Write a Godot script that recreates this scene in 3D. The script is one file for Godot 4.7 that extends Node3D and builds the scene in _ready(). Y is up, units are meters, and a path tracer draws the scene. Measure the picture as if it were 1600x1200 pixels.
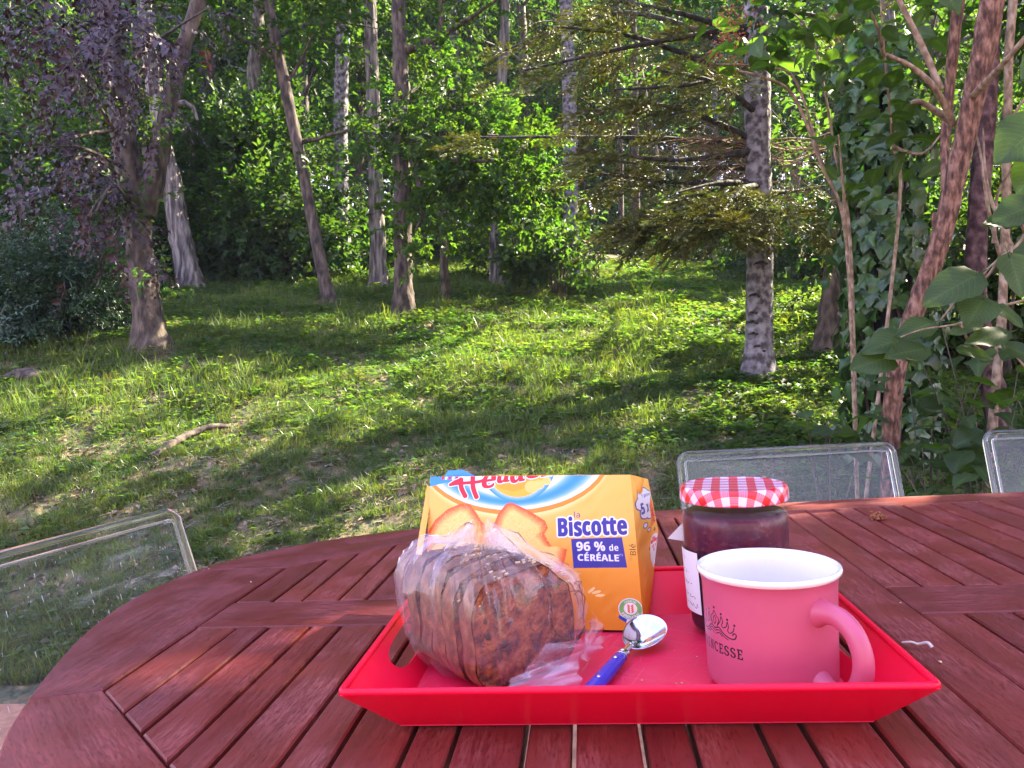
extends Node3D

const TY := 0.74                      # height of the table top
const EYE := Vector3(0.0, 0.9975, 0.0)
const F := 1202.0                     # focal length in pixels of a 1600 pixel wide frame
const CX := Vector3(0.99454, -0.05061, -0.09121)
const CY := Vector3(0.04879, 0.99857, -0.02207)
const CZ := Vector3(0.0922, 0.0175, 0.99559)
var SUN := Vector3(0.62, 0.66, -0.47).normalized()   # towards the sun
var rng := RandomNumberGenerator.new()
var noise := FastNoiseLite.new()
var M := {}                           # materials
var names := {}
var sun_gaps: Array = []              # [centre, radius]: where a shaft of sun comes down between the crowns

# ------------------------------------------------------------------ mesh builder
class MB:
	var v := PackedVector3Array()
	var u := PackedVector2Array()
	var c := PackedColorArray()
	var f := PackedInt32Array()
	func p(q: Vector3, t := Vector2.ZERO, k := Color.WHITE) -> int:
		v.push_back(q); u.push_back(t); c.push_back(k)
		return v.size() - 1
	func tri(a: int, b: int, d: int) -> void:          # counter-clockwise seen from outside
		f.push_back(a); f.push_back(d); f.push_back(b)
	func quad(a: int, b: int, d: int, e: int) -> void:
		tri(a, b, d); tri(a, d, e)
	func face(q: Array, t: Array = [], k := Color.WHITE) -> void:   # a flat polygon with vertices of its own (a fan)
		var i0 := v.size()
		for i in q.size(): p(q[i], t[i] if t.size() else Vector2.ZERO, k)
		for i in range(1, q.size() - 1): tri(i0, i0 + i, i0 + i + 1)
	func add(o: MB, x: Transform3D, k := Color.WHITE) -> void:
		var i0 := v.size()
		for i in o.v.size(): p(x * o.v[i], o.u[i], o.c[i] * k)
		for i in o.f: f.push_back(i0 + i)
	func mesh(weld := true, colors := false) -> ArrayMesh:
		var n := PackedVector3Array()
		n.resize(v.size())
		for i in range(0, f.size(), 3):
			var a := f[i]; var b := f[i + 2]; var d := f[i + 1]
			var k := (v[b] - v[a]).cross(v[d] - v[a])
			n[a] += k; n[b] += k; n[d] += k
		if weld:
			var at := {}
			for i in v.size():
				var key := Vector3i((v[i] * 20000.0).round())
				at[key] = at.get(key, Vector3.ZERO) + n[i]
			for i in v.size(): n[i] = at[Vector3i((v[i] * 20000.0).round())]
		for i in v.size(): n[i] = n[i].normalized() if n[i].length_squared() > 1e-30 else Vector3.UP
		var a := []
		a.resize(Mesh.ARRAY_MAX)
		a[Mesh.ARRAY_VERTEX] = v; a[Mesh.ARRAY_NORMAL] = n; a[Mesh.ARRAY_TEX_UV] = u; a[Mesh.ARRAY_INDEX] = f
		if colors: a[Mesh.ARRAY_COLOR] = c
		var m := ArrayMesh.new()
		m.add_surface_from_arrays(Mesh.PRIMITIVE_TRIANGLES, a)
		return m

func numbered(called: String) -> String:
	var n: int = names.get(called, -1) + 1
	names[called] = n
	return called if n == 0 else "%s_%03d" % [called, n]

func thing(called: String, label: String, category: String, at_pos := Vector3.ZERO, yaw := 0.0, group := "") -> Node3D:
	var o := Node3D.new()
	o.name = numbered(called)
	add_child(o, true)
	o.position = at_pos; o.rotation.y = yaw
	o.set_meta("label", label); o.set_meta("category", category)
	if group: o.set_meta("group", group)
	return o

func part(parent: Node3D, called: String, mesh: Mesh, mat: Material, label := "") -> MeshInstance3D:
	var o := MeshInstance3D.new()
	o.name = called; o.mesh = mesh; o.material_override = mat
	var i := 0
	var taken := {}
	for k in parent.get_children(): taken[String(k.name)] = true
	var nm := called
	if parent.has_meta("cnt_" + called):
		i = parent.get_meta("cnt_" + called) + 1
		nm = "%s_%03d" % [called, i]
	parent.set_meta("cnt_" + called, i)
	o.name = nm
	parent.add_child(o, true)
	if label: o.set_meta("label", label)
	return o

func single(called: String, mesh: Mesh, mat: Material, label: String, category: String, group := "") -> MeshInstance3D:
	var o := MeshInstance3D.new()
	o.name = numbered(called); o.mesh = mesh; o.material_override = mat
	add_child(o, true)
	o.set_meta("label", label); o.set_meta("category", category)
	if group: o.set_meta("group", group)
	return o

func structure(called: String, mesh: Mesh, mat: Material) -> MeshInstance3D:
	var o := MeshInstance3D.new()
	o.name = called; o.mesh = mesh; o.material_override = mat
	o.set_meta("kind", "structure")
	add_child(o, true)
	return o

func many(parent: Node3D, called: String, mesh: Mesh, mat: Material, xs: Array, ks: Array = []) -> MultiMeshInstance3D:
	var mm := MultiMesh.new()
	mm.transform_format = MultiMesh.TRANSFORM_3D
	mm.use_colors = true
	mm.mesh = mesh
	mm.instance_count = xs.size()
	var b := PackedFloat32Array()
	b.resize(xs.size() * 16)
	for i in xs.size():
		var t: Transform3D = xs[i]
		var k: Color = ks[i] if ks.size() else Color.WHITE
		var j := i * 16
		b[j] = t.basis.x.x; b[j + 1] = t.basis.y.x; b[j + 2] = t.basis.z.x; b[j + 3] = t.origin.x
		b[j + 4] = t.basis.x.y; b[j + 5] = t.basis.y.y; b[j + 6] = t.basis.z.y; b[j + 7] = t.origin.y
		b[j + 8] = t.basis.x.z; b[j + 9] = t.basis.y.z; b[j + 10] = t.basis.z.z; b[j + 11] = t.origin.z
		b[j + 12] = k.r; b[j + 13] = k.g; b[j + 14] = k.b; b[j + 15] = 1.0
	mm.buffer = b
	var o := MultiMeshInstance3D.new()
	o.name = called if parent != self else numbered(called)
	o.multimesh = mm; o.material_override = mat
	o.set_meta("kind", "stuff")
	parent.add_child(o, true)
	return o

func at(px: float, py: float, d: float) -> Vector3:      # a point d metres deep in the view
	return EYE + (CX * ((px - 800.0) / F) - CY * ((py - 600.0) / F) - CZ) * d

func land(x: float, z: float) -> float:                  # height of the ground: a flat terrace, then a lawn that climbs into the wood
	var d := -z
	var s := 0.25 * (sqrt((d - 2.4) * (d - 2.4) + 0.09) + d - 2.4) * 0.5
	if d > 22.0: s -= (d - 22.0) * 0.19
	var k := smoothstep(2.4, 7.0, d) * (1.0 - smoothstep(30.0, 80.0, d))
	return s - 0.1 * clampf(x, -16.0, 16.0) * k + noise.get_noise_2d(x * 0.55, z * 0.55) * 0.10 * smoothstep(2.6, 4.0, d) - 0.012

func on_land(px: float, py: float) -> float:             # the depth at which that line of sight meets the ground
	var d := 2.0
	while d < 40.0:
		var q := at(px, py, d)
		if q.y < land(q.x, q.z): return d
		d += 0.02
	return d

func rf(a: float, b: float) -> float: return rng.randf_range(a, b)
func rv(r: float) -> Vector3: return Vector3(rng.randfn(), rng.randfn(), rng.randfn()) * r
func lin(r: float, g: float, b: float) -> Color: return Color(r, g, b).linear_to_srgb()

func shadowed(q: Vector3) -> bool:                       # true where a leaf would stand in one of the shafts of sun
	for s in sun_gaps:
		var w: Vector3 = q - s[0]
		var t := w.dot(SUN)
		if t > 0.4 and (w - SUN * t).length_squared() < s[1] * s[1]: return true
	return false

# ------------------------------------------------------------------ shapes
func spline(pts: Array, per := 6) -> Array:
	var out := []
	for i in pts.size() - 1:
		var a: Vector3 = pts[maxi(i - 1, 0)]; var b: Vector3 = pts[i]; var c: Vector3 = pts[i + 1]; var d: Vector3 = pts[mini(i + 2, pts.size() - 1)]
		for k in per:
			out.append(b.cubic_interpolate(c, a, d, float(k) / per))
	out.append(pts[-1])
	return out

func tube(m: MB, pts: Array, rad: Array, sides := 10, wob := 0.0, furrow := 1.0, flat := 1.0, col := Color.WHITE, caps := true) -> void:
	var n := pts.size()
	var side := Vector3.RIGHT
	var i0 := m.v.size()
	var len := 0.0
	for i in n:
		var t: Vector3 = (pts[mini(i + 1, n - 1)] - pts[maxi(i - 1, 0)]).normalized()
		if absf(t.dot(side)) > 0.95: side = Vector3.FORWARD if absf(t.z) < 0.9 else Vector3.UP
		side = (side - t * t.dot(side)).normalized()
		var up := t.cross(side)
		var r: float = rad[i] if rad.size() == n else lerpf(rad[0], rad[-1], float(i) / (n - 1))
		if i: len += (pts[i] - pts[i - 1]).length()
		for k in sides + 1:
			var a := TAU * (k % sides) / sides
			var d := side * cos(a) + up * sin(a) * flat
			var q: Vector3 = pts[i] + d * r
			if wob > 0.0:
				q += d * r * wob * (noise.get_noise_3d(q.x * 55.0 * furrow, q.y * 11.0 * furrow, q.z * 55.0 * furrow) * 1.3 + noise.get_noise_3d(q.x * 14.0, q.y * 7.0, q.z * 14.0) * 0.9)
			m.p(q, Vector2(float(k) / sides, len), col)
	for i in n - 1:
		for k in sides:
			var a := i0 + i * (sides + 1) + k
			m.quad(a, a + 1, a + sides + 2, a + sides + 1)
	if caps:
		for e in [0, n - 1]:
			var j: int = i0 + e * (sides + 1)
			var cc := m.p(pts[e], Vector2.ZERO, col)
			for k in sides:
				if e == 0: m.tri(cc, j + k + 1, j + k)
				else: m.tri(cc, j + k, j + k + 1)

func lathe(m: MB, prof: Array, sides := 64, at_pos := Vector3.ZERO, vs: Array = []) -> void:   # prof: (radius, height) from the bottom outside upwards
	var i0 := m.v.size()
	for i in prof.size():
		for k in sides + 1:
			var a := TAU * k / sides
			m.p(at_pos + Vector3(cos(a) * prof[i].x, prof[i].y, -sin(a) * prof[i].x), Vector2(float(k) / sides, vs[i] if vs.size() else float(i) / (prof.size() - 1)))
	for i in prof.size() - 1:
		for k in sides:
			var a := i0 + i * (sides + 1) + k
			m.quad(a, a + 1, a + sides + 2, a + sides + 1)

func inset(poly: PackedVector2Array, b: float) -> PackedVector2Array:    # a counter-clockwise outline drawn in by b
	var out := PackedVector2Array()
	var n := poly.size()
	for i in n:
		var e1 := (poly[i] - poly[(i + n - 1) % n]).normalized()
		var e2 := (poly[(i + 1) % n] - poly[i]).normalized()
		var n1 := Vector2(-e1.y, e1.x)
		var n2 := Vector2(-e2.y, e2.x)
		var k := n1 + n2
		out.push_back(poly[i] + k * (b / maxf(0.4, 1.0 + n1.dot(n2))))
	return out

func board(m: MB, poly: PackedVector2Array, y0: float, y1: float, bev: float, grain: Vector2) -> void:   # an outline in (x, -z), extruded, with chamfered top edges; UVs run along the grain
	if Geometry2D.is_polygon_clockwise(poly): poly.reverse()
	var off := Vector2(rng.randf(), rng.randf()) * 7.0
	var g := grain.normalized()
	var top := inset(poly, bev)
	var n := poly.size()
	for i in n:
		var j := (i + 1) % n
		var a := poly[i]; var b := poly[j]
		var ua := Vector2(a.dot(g), a.dot(Vector2(-g.y, g.x))) * 2.7 + off
		var ub := Vector2(b.dot(g), b.dot(Vector2(-g.y, g.x))) * 2.7 + off
		var dv := Vector2(0, 0.04)
		m.face([Vector3(a.x, y0, -a.y), Vector3(b.x, y0, -b.y), Vector3(b.x, y1 - bev, -b.y), Vector3(a.x, y1 - bev, -a.y)], [ua + dv, ub + dv, ub, ua])
		var c := top[i]; var d := top[j]
		m.face([Vector3(a.x, y1 - bev, -a.y), Vector3(b.x, y1 - bev, -b.y), Vector3(d.x, y1, -d.y), Vector3(c.x, y1, -c.y)], [ua, ub, ub, ua])
	var ix := Geometry2D.triangulate_polygon(top)
	for i in range(0, ix.size(), 3):
		var q := [top[ix[i]], top[ix[i + 1]], top[ix[i + 2]]]
		if (q[1] - q[0]).cross(q[2] - q[0]) < 0: q.reverse()
		var t := []
		for k in 3: t.append(Vector2(q[k].dot(g), q[k].dot(Vector2(-g.y, g.x))) * 2.7 + off)
		m.face([Vector3(q[0].x, y1, -q[0].y), Vector3(q[1].x, y1, -q[1].y), Vector3(q[2].x, y1, -q[2].y)], t)
		m.face([Vector3(q[2].x, y0, -q[2].y), Vector3(q[1].x, y0, -q[1].y), Vector3(q[0].x, y0, -q[0].y)], [t[2], t[1], t[0]])

func outward(q: Array, d: Vector3) -> Array:
	if (q[1] - q[0]).cross(q[2] - q[0]).dot(d) < 0.0: q.reverse()
	return q

func rbox(m: MB, c: Vector3, s: Vector3, b := 0.003) -> void:            # a box with chamfered edges
	var h := s * 0.5
	var ax := [Vector3.RIGHT, Vector3.UP, Vector3.BACK]
	for i in 3:
		for sg in [-1.0, 1.0]:
			var n: Vector3 = ax[i] * sg
			var t: Vector3 = ax[(i + 1) % 3]
			var w: Vector3 = ax[(i + 2) % 3] * sg
			var ht: float = h[(i + 1) % 3] - b
			var hw: float = h[(i + 2) % 3] - b
			var o: Vector3 = c + n * h[i]
			m.face(outward([o - t * ht - w * hw, o + t * ht - w * hw, o + t * ht + w * hw, o - t * ht + w * hw], n))
	for i in 3:
		for s1 in [-1.0, 1.0]:
			for s2 in [-1.0, 1.0]:
				var a: Vector3 = ax[(i + 1) % 3] * s1
				var d: Vector3 = ax[(i + 2) % 3] * s2
				var l: Vector3 = ax[i] * (h[i] - b)
				var p1: Vector3 = c + a * h[(i + 1) % 3] + d * (h[(i + 2) % 3] - b)
				var p2: Vector3 = c + a * (h[(i + 1) % 3] - b) + d * h[(i + 2) % 3]
				m.face(outward([p1 - l, p1 + l, p2 + l, p2 - l], a + d))
	for s1 in [-1.0, 1.0]:
		for s2 in [-1.0, 1.0]:
			for s3 in [-1.0, 1.0]:
				var q := Vector3(s1, s2, s3)
				var a := c + q * Vector3(h.x, h.y - b, h.z - b)
				var d := c + q * Vector3(h.x - b, h.y, h.z - b)
				var e := c + q * Vector3(h.x - b, h.y - b, h.z)
				m.face(outward([a, d, e], q))

# ------------------------------------------------------------------ pictures: what is printed on things
func fill(im: Image, poly: PackedVector2Array, col: Color) -> void:
	var lo := INF
	var hi := -INF
	for q in poly: lo = minf(lo, q.y); hi = maxf(hi, q.y)
	for y in range(maxi(0, int(floor(lo))), mini(im.get_height(), int(ceil(hi)) + 1)):
		var xs := []
		var yy := y + 0.5
		for i in poly.size():
			var a := poly[i]; var b := poly[(i + 1) % poly.size()]
			if (a.y <= yy) != (b.y <= yy): xs.append(a.x + (b.x - a.x) * (yy - a.y) / (b.y - a.y))
		xs.sort()
		for i in range(0, xs.size() - 1, 2):
			var x0 := maxi(0, int(round(xs[i])))
			var x1 := mini(im.get_width(), int(round(xs[i + 1])))
			if x1 > x0: im.fill_rect(Rect2i(x0, y, x1 - x0, 1), col)

func oval(im: Image, c: Vector2, rx: float, ry: float, col: Color, tilt := 0.0) -> void:
	var q := PackedVector2Array()
	for i in 48: q.push_back(c + Vector2(cos(TAU * i / 48) * rx, sin(TAU * i / 48) * ry).rotated(tilt))
	fill(im, q, col)

func stroke(im: Image, pts: Array, w: float, col: Color) -> void:
	for i in pts.size():
		oval(im, pts[i], w * 0.5, w * 0.5, col)
		if i:
			var d: Vector2 = (pts[i] - pts[i - 1]).normalized()
			var n := Vector2(-d.y, d.x) * w * 0.5
			fill(im, PackedVector2Array([pts[i - 1] + n, pts[i] + n, pts[i] - n, pts[i - 1] - n]), col)

func curve2(pts: Array, per := 8) -> Array:
	var out := []
	for i in pts.size() - 1:
		var a: Vector2 = pts[maxi(i - 1, 0)]; var d: Vector2 = pts[mini(i + 2, pts.size() - 1)]
		for k in per: out.append(pts[i].cubic_interpolate(pts[i + 1], a, d, float(k) / per))
	out.append(pts[-1])
	return out

func font(family: String, bold := false) -> Font:
	var f := SystemFont.new()
	f.font_names = PackedStringArray([family])
	f.font_weight = 700 if bold else 400
	return f

func ink(text: String, f: Font) -> Array:      # the triangles of a line of lettering in a unit box, and its width over its height
	var t := TextMesh.new()
	t.text = text; t.font = f; t.font_size = 64; t.depth = 0.0; t.pixel_size = 0.01; t.curve_step = 1.0
	var a: Array = t.get_mesh_arrays()
	var v: PackedVector3Array = a[Mesh.ARRAY_VERTEX]
	var lo := Vector2(INF, INF)
	var hi := -lo
	for q in v:
		lo = lo.min(Vector2(q.x, q.y)); hi = hi.max(Vector2(q.x, q.y))
	var out := PackedVector2Array()
	for q in v: out.push_back(Vector2((q.x - lo.x) / (hi.x - lo.x), 1.0 - (q.y - lo.y) / (hi.y - lo.y)))
	return [out, (hi.x - lo.x) / (hi.y - lo.y)]

func write(im: Image, text: String, f: Font, box: Rect2, col: Color, turn := 0.0, shear := 0.0, rim := 0.0, rim_col := Color.WHITE, grow := 0.0) -> void:   # the ink of the text fills the box, turned about its centre
	var tr: PackedVector2Array = ink(text, f)[0]
	var c := box.get_center()
	var q := PackedVector2Array()
	for t in tr:
		var w := (t - Vector2(0.5, 0.5)) * box.size
		w.x -= w.y * shear
		q.push_back(c + w.rotated(turn))
	var passes := []
	if rim > 0.0:
		for k in 20: passes.append([Vector2.from_angle(TAU * k / 20) * rim, rim_col])
	if grow > 0.0:
		for k in 8: passes.append([Vector2.from_angle(TAU * k / 8) * grow, col])
	passes.append([Vector2.ZERO, col])
	for ps in passes:
		for i in range(0, q.size(), 3):
			fill(im, PackedVector2Array([q[i] + ps[0], q[i + 1] + ps[0], q[i + 2] + ps[0]]), ps[1])

func tex(im: Image) -> ImageTexture: return ImageTexture.create_from_image(im)

func ntex(size: int, freq: float, seed: int, ramp: Array, kind := FastNoiseLite.TYPE_SIMPLEX_SMOOTH, oct := 5, bump := false) -> NoiseTexture2D:
	var n := FastNoiseLite.new()
	n.noise_type = kind; n.frequency = freq; n.seed = seed; n.fractal_octaves = oct
	n.fractal_type = FastNoiseLite.FRACTAL_FBM
	var t := NoiseTexture2D.new()
	t.width = size; t.height = size; t.seamless = true; t.noise = n
	if bump:
		t.as_normal_map = true
	elif ramp.size():
		var g := Gradient.new()
		var off := PackedFloat32Array()
		var col := PackedColorArray()
		for k in ramp: off.push_back(k[0]); col.push_back(k[1])
		g.offsets = off; g.colors = col
		t.color_ramp = g
	return t

func mat(called: String, col: Color, rough := 0.6, metal := 0.0) -> StandardMaterial3D:
	var m := StandardMaterial3D.new()
	m.resource_name = called; m.albedo_color = col; m.roughness = rough; m.metallic = metal
	M[called] = m
	return m

# ------------------------------------------------------------------ materials
func bark(called: String, lo: Color, mid: Color, hi: Color, seed: int, stretch := 0.28, relief := 1.2, scale := 2.2) -> void:
	var m := mat(called, Color.WHITE, 0.9)
	m.albedo_texture = ntex(768, 0.009, seed, [[0.28, lo], [0.48, mid], [0.74, hi]], FastNoiseLite.TYPE_SIMPLEX_SMOOTH, 7)
	m.uv1_triplanar = true
	m.uv1_scale = Vector3(scale, scale * stretch, scale)
	m.heightmap_enabled = true
	m.heightmap_texture = ntex(512, 0.02, seed + 1, [], FastNoiseLite.TYPE_SIMPLEX_SMOOTH, 6)
	m.heightmap_scale = relief

func leafmat(called: String, rough: float, back: Color) -> void:
	var m := mat(called, Color.WHITE, rough)
	m.vertex_color_use_as_albedo = true
	m.backlight_enabled = true
	m.backlight = back
	m.cull_mode = BaseMaterial3D.CULL_DISABLED

func wrapped(n: FastNoiseLite, u: float, v: float, fu: float, fv: float, o: float) -> float:   # noise that repeats after one unit of u and of v
	var a := n.get_noise_2d(u * fu + o, v * fv + o)
	var su := smoothstep(0.86, 1.0, u)
	var sv := smoothstep(0.93, 1.0, v)
	if su > 0.0: a = lerpf(a, n.get_noise_2d((u - 1.0) * fu + o, v * fv + o), su)
	if sv > 0.0:
		var b := n.get_noise_2d(u * fu + o, (v - 1.0) * fv + o)
		if su > 0.0: b = lerpf(b, n.get_noise_2d((u - 1.0) * fu + o, (v - 1.0) * fv + o), su)
		a = lerpf(a, b, sv)
	return a

func wood_images() -> Array:
	var n := FastNoiseLite.new()
	n.noise_type = FastNoiseLite.TYPE_SIMPLEX_SMOOTH; n.seed = 11; n.fractal_octaves = 2; n.frequency = 1.0
	var w := 1024
	var h := 640
	var a := Image.create_empty(w, h, false, Image.FORMAT_RGB8)
	var r := Image.create_empty(w, h, false, Image.FORMAT_RGB8)
	var dark := Color(0.40, 0.168, 0.152)
	var red := Color(0.49, 0.215, 0.188)
	var pale := Color(0.66, 0.40, 0.39)
	for y in h:
		for x in w:
			var u := float(x) / w
			var v := float(y) / h
			var bend := n.get_noise_2d(u * 1.2, 3.0) * 0.01 * sin(u * PI)
			var g := wrapped(n, u, fposmod(v + bend, 1.0), 1.4, 9.0, 0.0)            # broad figure
			var fine := wrapped(n, u, fposmod(v + bend, 1.0), 4.0, 70.0, 40.0)         # grain lines
			var pore := wrapped(n, u, v, 22.0, 150.0, 80.0)                             # short open pores
			var worn := wrapped(n, u, v, 3.0, 4.0, 120.0)
			var t := clampf(0.52 + g * 0.45 + fine * 0.28 + pore * 0.08, 0.0, 1.0)
			var c := dark.lerp(red, t)
			c = c.lerp(pale, clampf((worn + 0.02) * 1.1, 0.0, 0.32) * clampf(0.35 + fine * 0.9 + pore * 1.5, 0.0, 1.0))
			if pore < -0.5: c = c.darkened(0.2)
			a.set_pixel(x, y, c)
			var q := clampf(0.46 + fine * 0.12 + pore * 0.10 + worn * 0.25, 0.3, 0.85)
			r.set_pixel(x, y, Color(q, q, q))
	return [a, r]

func materials() -> void:
	var wi := wood_images()
	var wood := mat("stained_wood", Color(1.0, 0.90, 0.90), 1.0)
	wood.albedo_texture = tex(wi[0]); wood.roughness_texture = tex(wi[1])
	wood.heightmap_enabled = true; wood.heightmap_texture = tex(wi[1]); wood.heightmap_scale = 0.03
	wood.metallic_specular = 0.40
	for k in 3:                                             # boards from different planks
		var w2: StandardMaterial3D = wood.duplicate()
		w2.albedo_color = [Color(1.0, 0.92, 0.90), Color(0.91, 0.84, 0.85), Color(1.0, 0.98, 0.95)][k]
		M["wood_%d" % k] = w2
	bark("bark_grey", lin(.055, .045, .04), lin(.13, .11, .10), lin(.24, .21, .19), 21)
	bark("bark_pale", lin(.05, .043, .04), lin(.16, .135, .12), lin(.32, .28, .25), 31, 0.14, 2.5)
	bark("bark_brown", lin(.03, .022, .017), lin(.085, .062, .048), lin(.16, .12, .09), 41)
	bark("bark_dark", lin(.012, .011, .01), lin(.035, .03, .026), lin(.08, .07, .06), 51)
	bark("bark_rose", lin(.045, .021, .013), lin(.15, .068, .043), lin(.33, .19, .13), 61, 0.30, 1.0, 7.0)
	bark("bark_plum", lin(.03, .013, .014), lin(.085, .04, .04), lin(.20, .12, .11), 71, 0.7, 0.8, 2.2)
	bark("bark_tan", lin(.13, .085, .05), lin(.26, .18, .11), lin(.40, .30, .21), 81, 0.5, 0.3, 5.0)
	bark("bark_silver", lin(.05, .042, .045), lin(.19, .17, .18), lin(.33, .31, .33), 91, 0.8, 0.9, 2.0)
	leafmat("leaf", 0.45, Color(1.05, 1.15, 0.55))
	leafmat("leaf_glossy", 0.30, Color(0.55, 0.7, 0.3))
	leafmat("leaf_purple", 0.45, Color(0.5, 0.22, 0.26))
	leafmat("needle", 0.55, Color(0.7, 0.7, 0.18))
	leafmat("grass", 0.36, Color(1.0, 1.05, 0.5))
	leafmat("litter", 0.85, Color(0.3, 0.25, 0.2))
	for k in ["leaf", "leaf_glossy"]:                        # the same leaves with veins, for the ones seen large
		var vi := Image.create_empty(256, 256, false, Image.FORMAT_RGB8)
		vi.fill(Color(0.86, 0.86, 0.86))
		var vr := RandomNumberGenerator.new(); vr.seed = 3
		for i in 900: oval(vi, Vector2(vr.randf() * 256, vr.randf() * 256), vr.randf_range(1.5, 5), vr.randf_range(1.5, 5), Color(1, 1, 1) * vr.randf_range(0.80, 0.92))
		for i in 9:
			for sd in [-1.0, 1.0]: stroke(vi, curve2([Vector2(128, 14 + i * 25), Vector2(128 + sd * 55, 42 + i * 26), Vector2(128 + sd * 118, 88 + i * 27)]), 2.4, Color(1, 1, 0.97))
		stroke(vi, [Vector2(128, 0), Vector2(128, 256)], 5.0, Color(1, 1, 0.95))
		leafmat(k + "_veined", 0.42 if k == "leaf" else 0.30, M[k].backlight)
		M[k + "_veined"].albedo_texture = tex(vi)
	var soil := mat("lawn_soil", Color.WHITE, 0.95)
	soil.albedo_texture = ntex(1024, 0.012, 5, [[0.2, lin(.040, .045, .018)], [0.42, lin(.065, .068, .030)], [0.58, lin(.13, .090, .042)], [0.8, lin(.23, .165, .085)]])
	soil.uv1_triplanar = true; soil.uv1_scale = Vector3(0.55, 0.55, 0.55)
	soil.heightmap_enabled = true; soil.heightmap_texture = ntex(512, 0.04, 6, []); soil.heightmap_scale = 3.0
	var tile := mat("terrace_tile", Color.WHITE, 0.7)
	tile.albedo_texture = ntex(512, 0.02, 8, [[0.3, lin(.30, .13, .07)], [0.7, lin(.42, .20, .11)]])
	tile.uv1_triplanar = true; tile.uv1_scale = Vector3(1.4, 1.4, 1.4)
	var wall := mat("render_wall", Color.WHITE, 0.9)
	wall.albedo_texture = ntex(256, 0.05, 9, [[0.3, lin(.40, .33, .27)], [0.7, lin(.46, .39, .32)]])
	wall.uv1_triplanar = true
	mat("roof_tile", lin(.26, .10, .06), 0.85)
	mat("shutter", lin(.30, .32, .34), 0.6)
	var pane := mat("window_pane", Color(0.8, 0.85, 0.9, 0.12), 0.05)
	pane.transparency = BaseMaterial3D.TRANSPARENCY_ALPHA
	# the things on the table
	var tray := mat("tray_plastic", lin(.84, .003, .036), 0.36)
	tray.metallic_specular = 0.5
	tray.roughness_texture = ntex(512, 0.03, 12, [[0.2, Color(.8, .8, .8)], [0.8, Color(1, 1, 1)]])
	tray.uv1_triplanar = true; tray.uv1_scale = Vector3(6, 6, 6)
	tray.metallic_specular = 0.36
	var pf := mat("tray_floor", lin(.80, .012, .055), 0.42)
	pf.backlight_enabled = false
	var im := Image.create_empty(1024, 1024, false, Image.FORMAT_RGB8)
	im.fill(lin(.74, .012, .060))
	var rs := RandomNumberGenerator.new(); rs.seed = 5
	for i in 900:                                            # fine scratches from knives and cups
		var a := Vector2(rs.randf() * 1024, rs.randf() * 1024)
		var d := Vector2.from_angle(rs.randfn() * 0.35 + (0.5 if rs.randf() < 0.7 else 2.2)) * rs.randf_range(15, 130)
		stroke(im, [a, a + d], rs.randf_range(1.0, 2.2), lin(.80, .03 + rs.randf() * .07, .09 + rs.randf() * .09))
	pf.albedo_texture = tex(im); pf.albedo_color = Color.WHITE
	var glaze := mat("mug_white", lin(.80, .76, .72), 0.16)
	glaze.clearcoat_enabled = true; glaze.clearcoat = 0.6; glaze.clearcoat_roughness = 0.08
	var pink := mat("mug_pink", lin(.50, .080, .150), 0.42)
	pink.metallic_specular = 0.5
	var steel := mat("steel", Color(0.86, 0.87, 0.88), 0.10, 1.0)
	steel.roughness_texture = ntex(256, 0.08, 14, [[0.2, Color(.6, .6, .6)], [0.8, Color(1, 1, 1)]])
	mat("spoon_blue", lin(.055, .035, .36), 0.22)
	var acrylic := mat("acrylic", Color(0.90, 0.93, 0.95, 0.012), 0.03)
	acrylic.metallic_specular = 0.34
	acrylic.transparency = BaseMaterial3D.TRANSPARENCY_ALPHA
	var rim := mat("acrylic_rim", Color(0.95, 0.96, 0.98, 0.03), 0.02)
	rim.refraction_enabled = true; rim.refraction_scale = 0.049
	mat("dry_drop", lin(.60, .58, .55), 0.7)
	var glass := mat("jar_glass", Color(0.90, 0.95, 0.93, 0.008), 0.02)
	glass.metallic_specular = 0.30
	glass.transparency = BaseMaterial3D.TRANSPARENCY_ALPHA
	var jam := mat("jam", Color.WHITE, 0.30)
	jam.metallic_specular = 0.3
	var film := mat("bag_film", Color(0.93, 0.86, 0.90, 0.06), 0.05)
	film.transparency = BaseMaterial3D.TRANSPARENCY_ALPHA
	film.metallic_specular = 0.7
	var fold: StandardMaterial3D = film.duplicate()
	fold.albedo_color = Color(0.95, 0.86, 0.92, 0.20)
	M.bag_fold = fold
	mat("bag_ink", lin(.12, .045, .03), 0.5)
	var crumbm := mat("bread_crumb", Color.WHITE, 0.9)
	crumbm.albedo_texture = ntex(768, 0.010, 15, [[0.2, lin(.06, .014, .007)], [0.4, lin(.16, .040, .015)], [0.6, lin(.23, .062, .022)], [0.8, lin(.32, .105, .040)]], FastNoiseLite.TYPE_SIMPLEX_SMOOTH, 6)
	crumbm.uv1_triplanar = true; crumbm.uv1_scale = Vector3(8, 8, 8)
	crumbm.heightmap_enabled = true; crumbm.heightmap_texture = ntex(512, 0.05, 16, [], FastNoiseLite.TYPE_CELLULAR, 2); crumbm.heightmap_scale = 0.25
	var crust := mat("bread_crust", Color.WHITE, 0.55)
	crust.albedo_texture = ntex(512, 0.012, 17, [[0.25, lin(.11, .034, .015)], [0.5, lin(.18, .058, .024)], [0.75, lin(.28, .105, .042)]])
	crust.uv1_triplanar = true; crust.uv1_scale = Vector3(10, 10, 10)
	crust.heightmap_enabled = true; crust.heightmap_texture = ntex(512, 0.04, 18, []); crust.heightmap_scale = 0.07
	mat("seed_pale", lin(.60, .42, .24), 0.6)
	mat("raisin", lin(.02, .008, .006), 0.4)
	mat("wrapper_yellow", lin(.88, .36, .035), 0.40)
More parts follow.
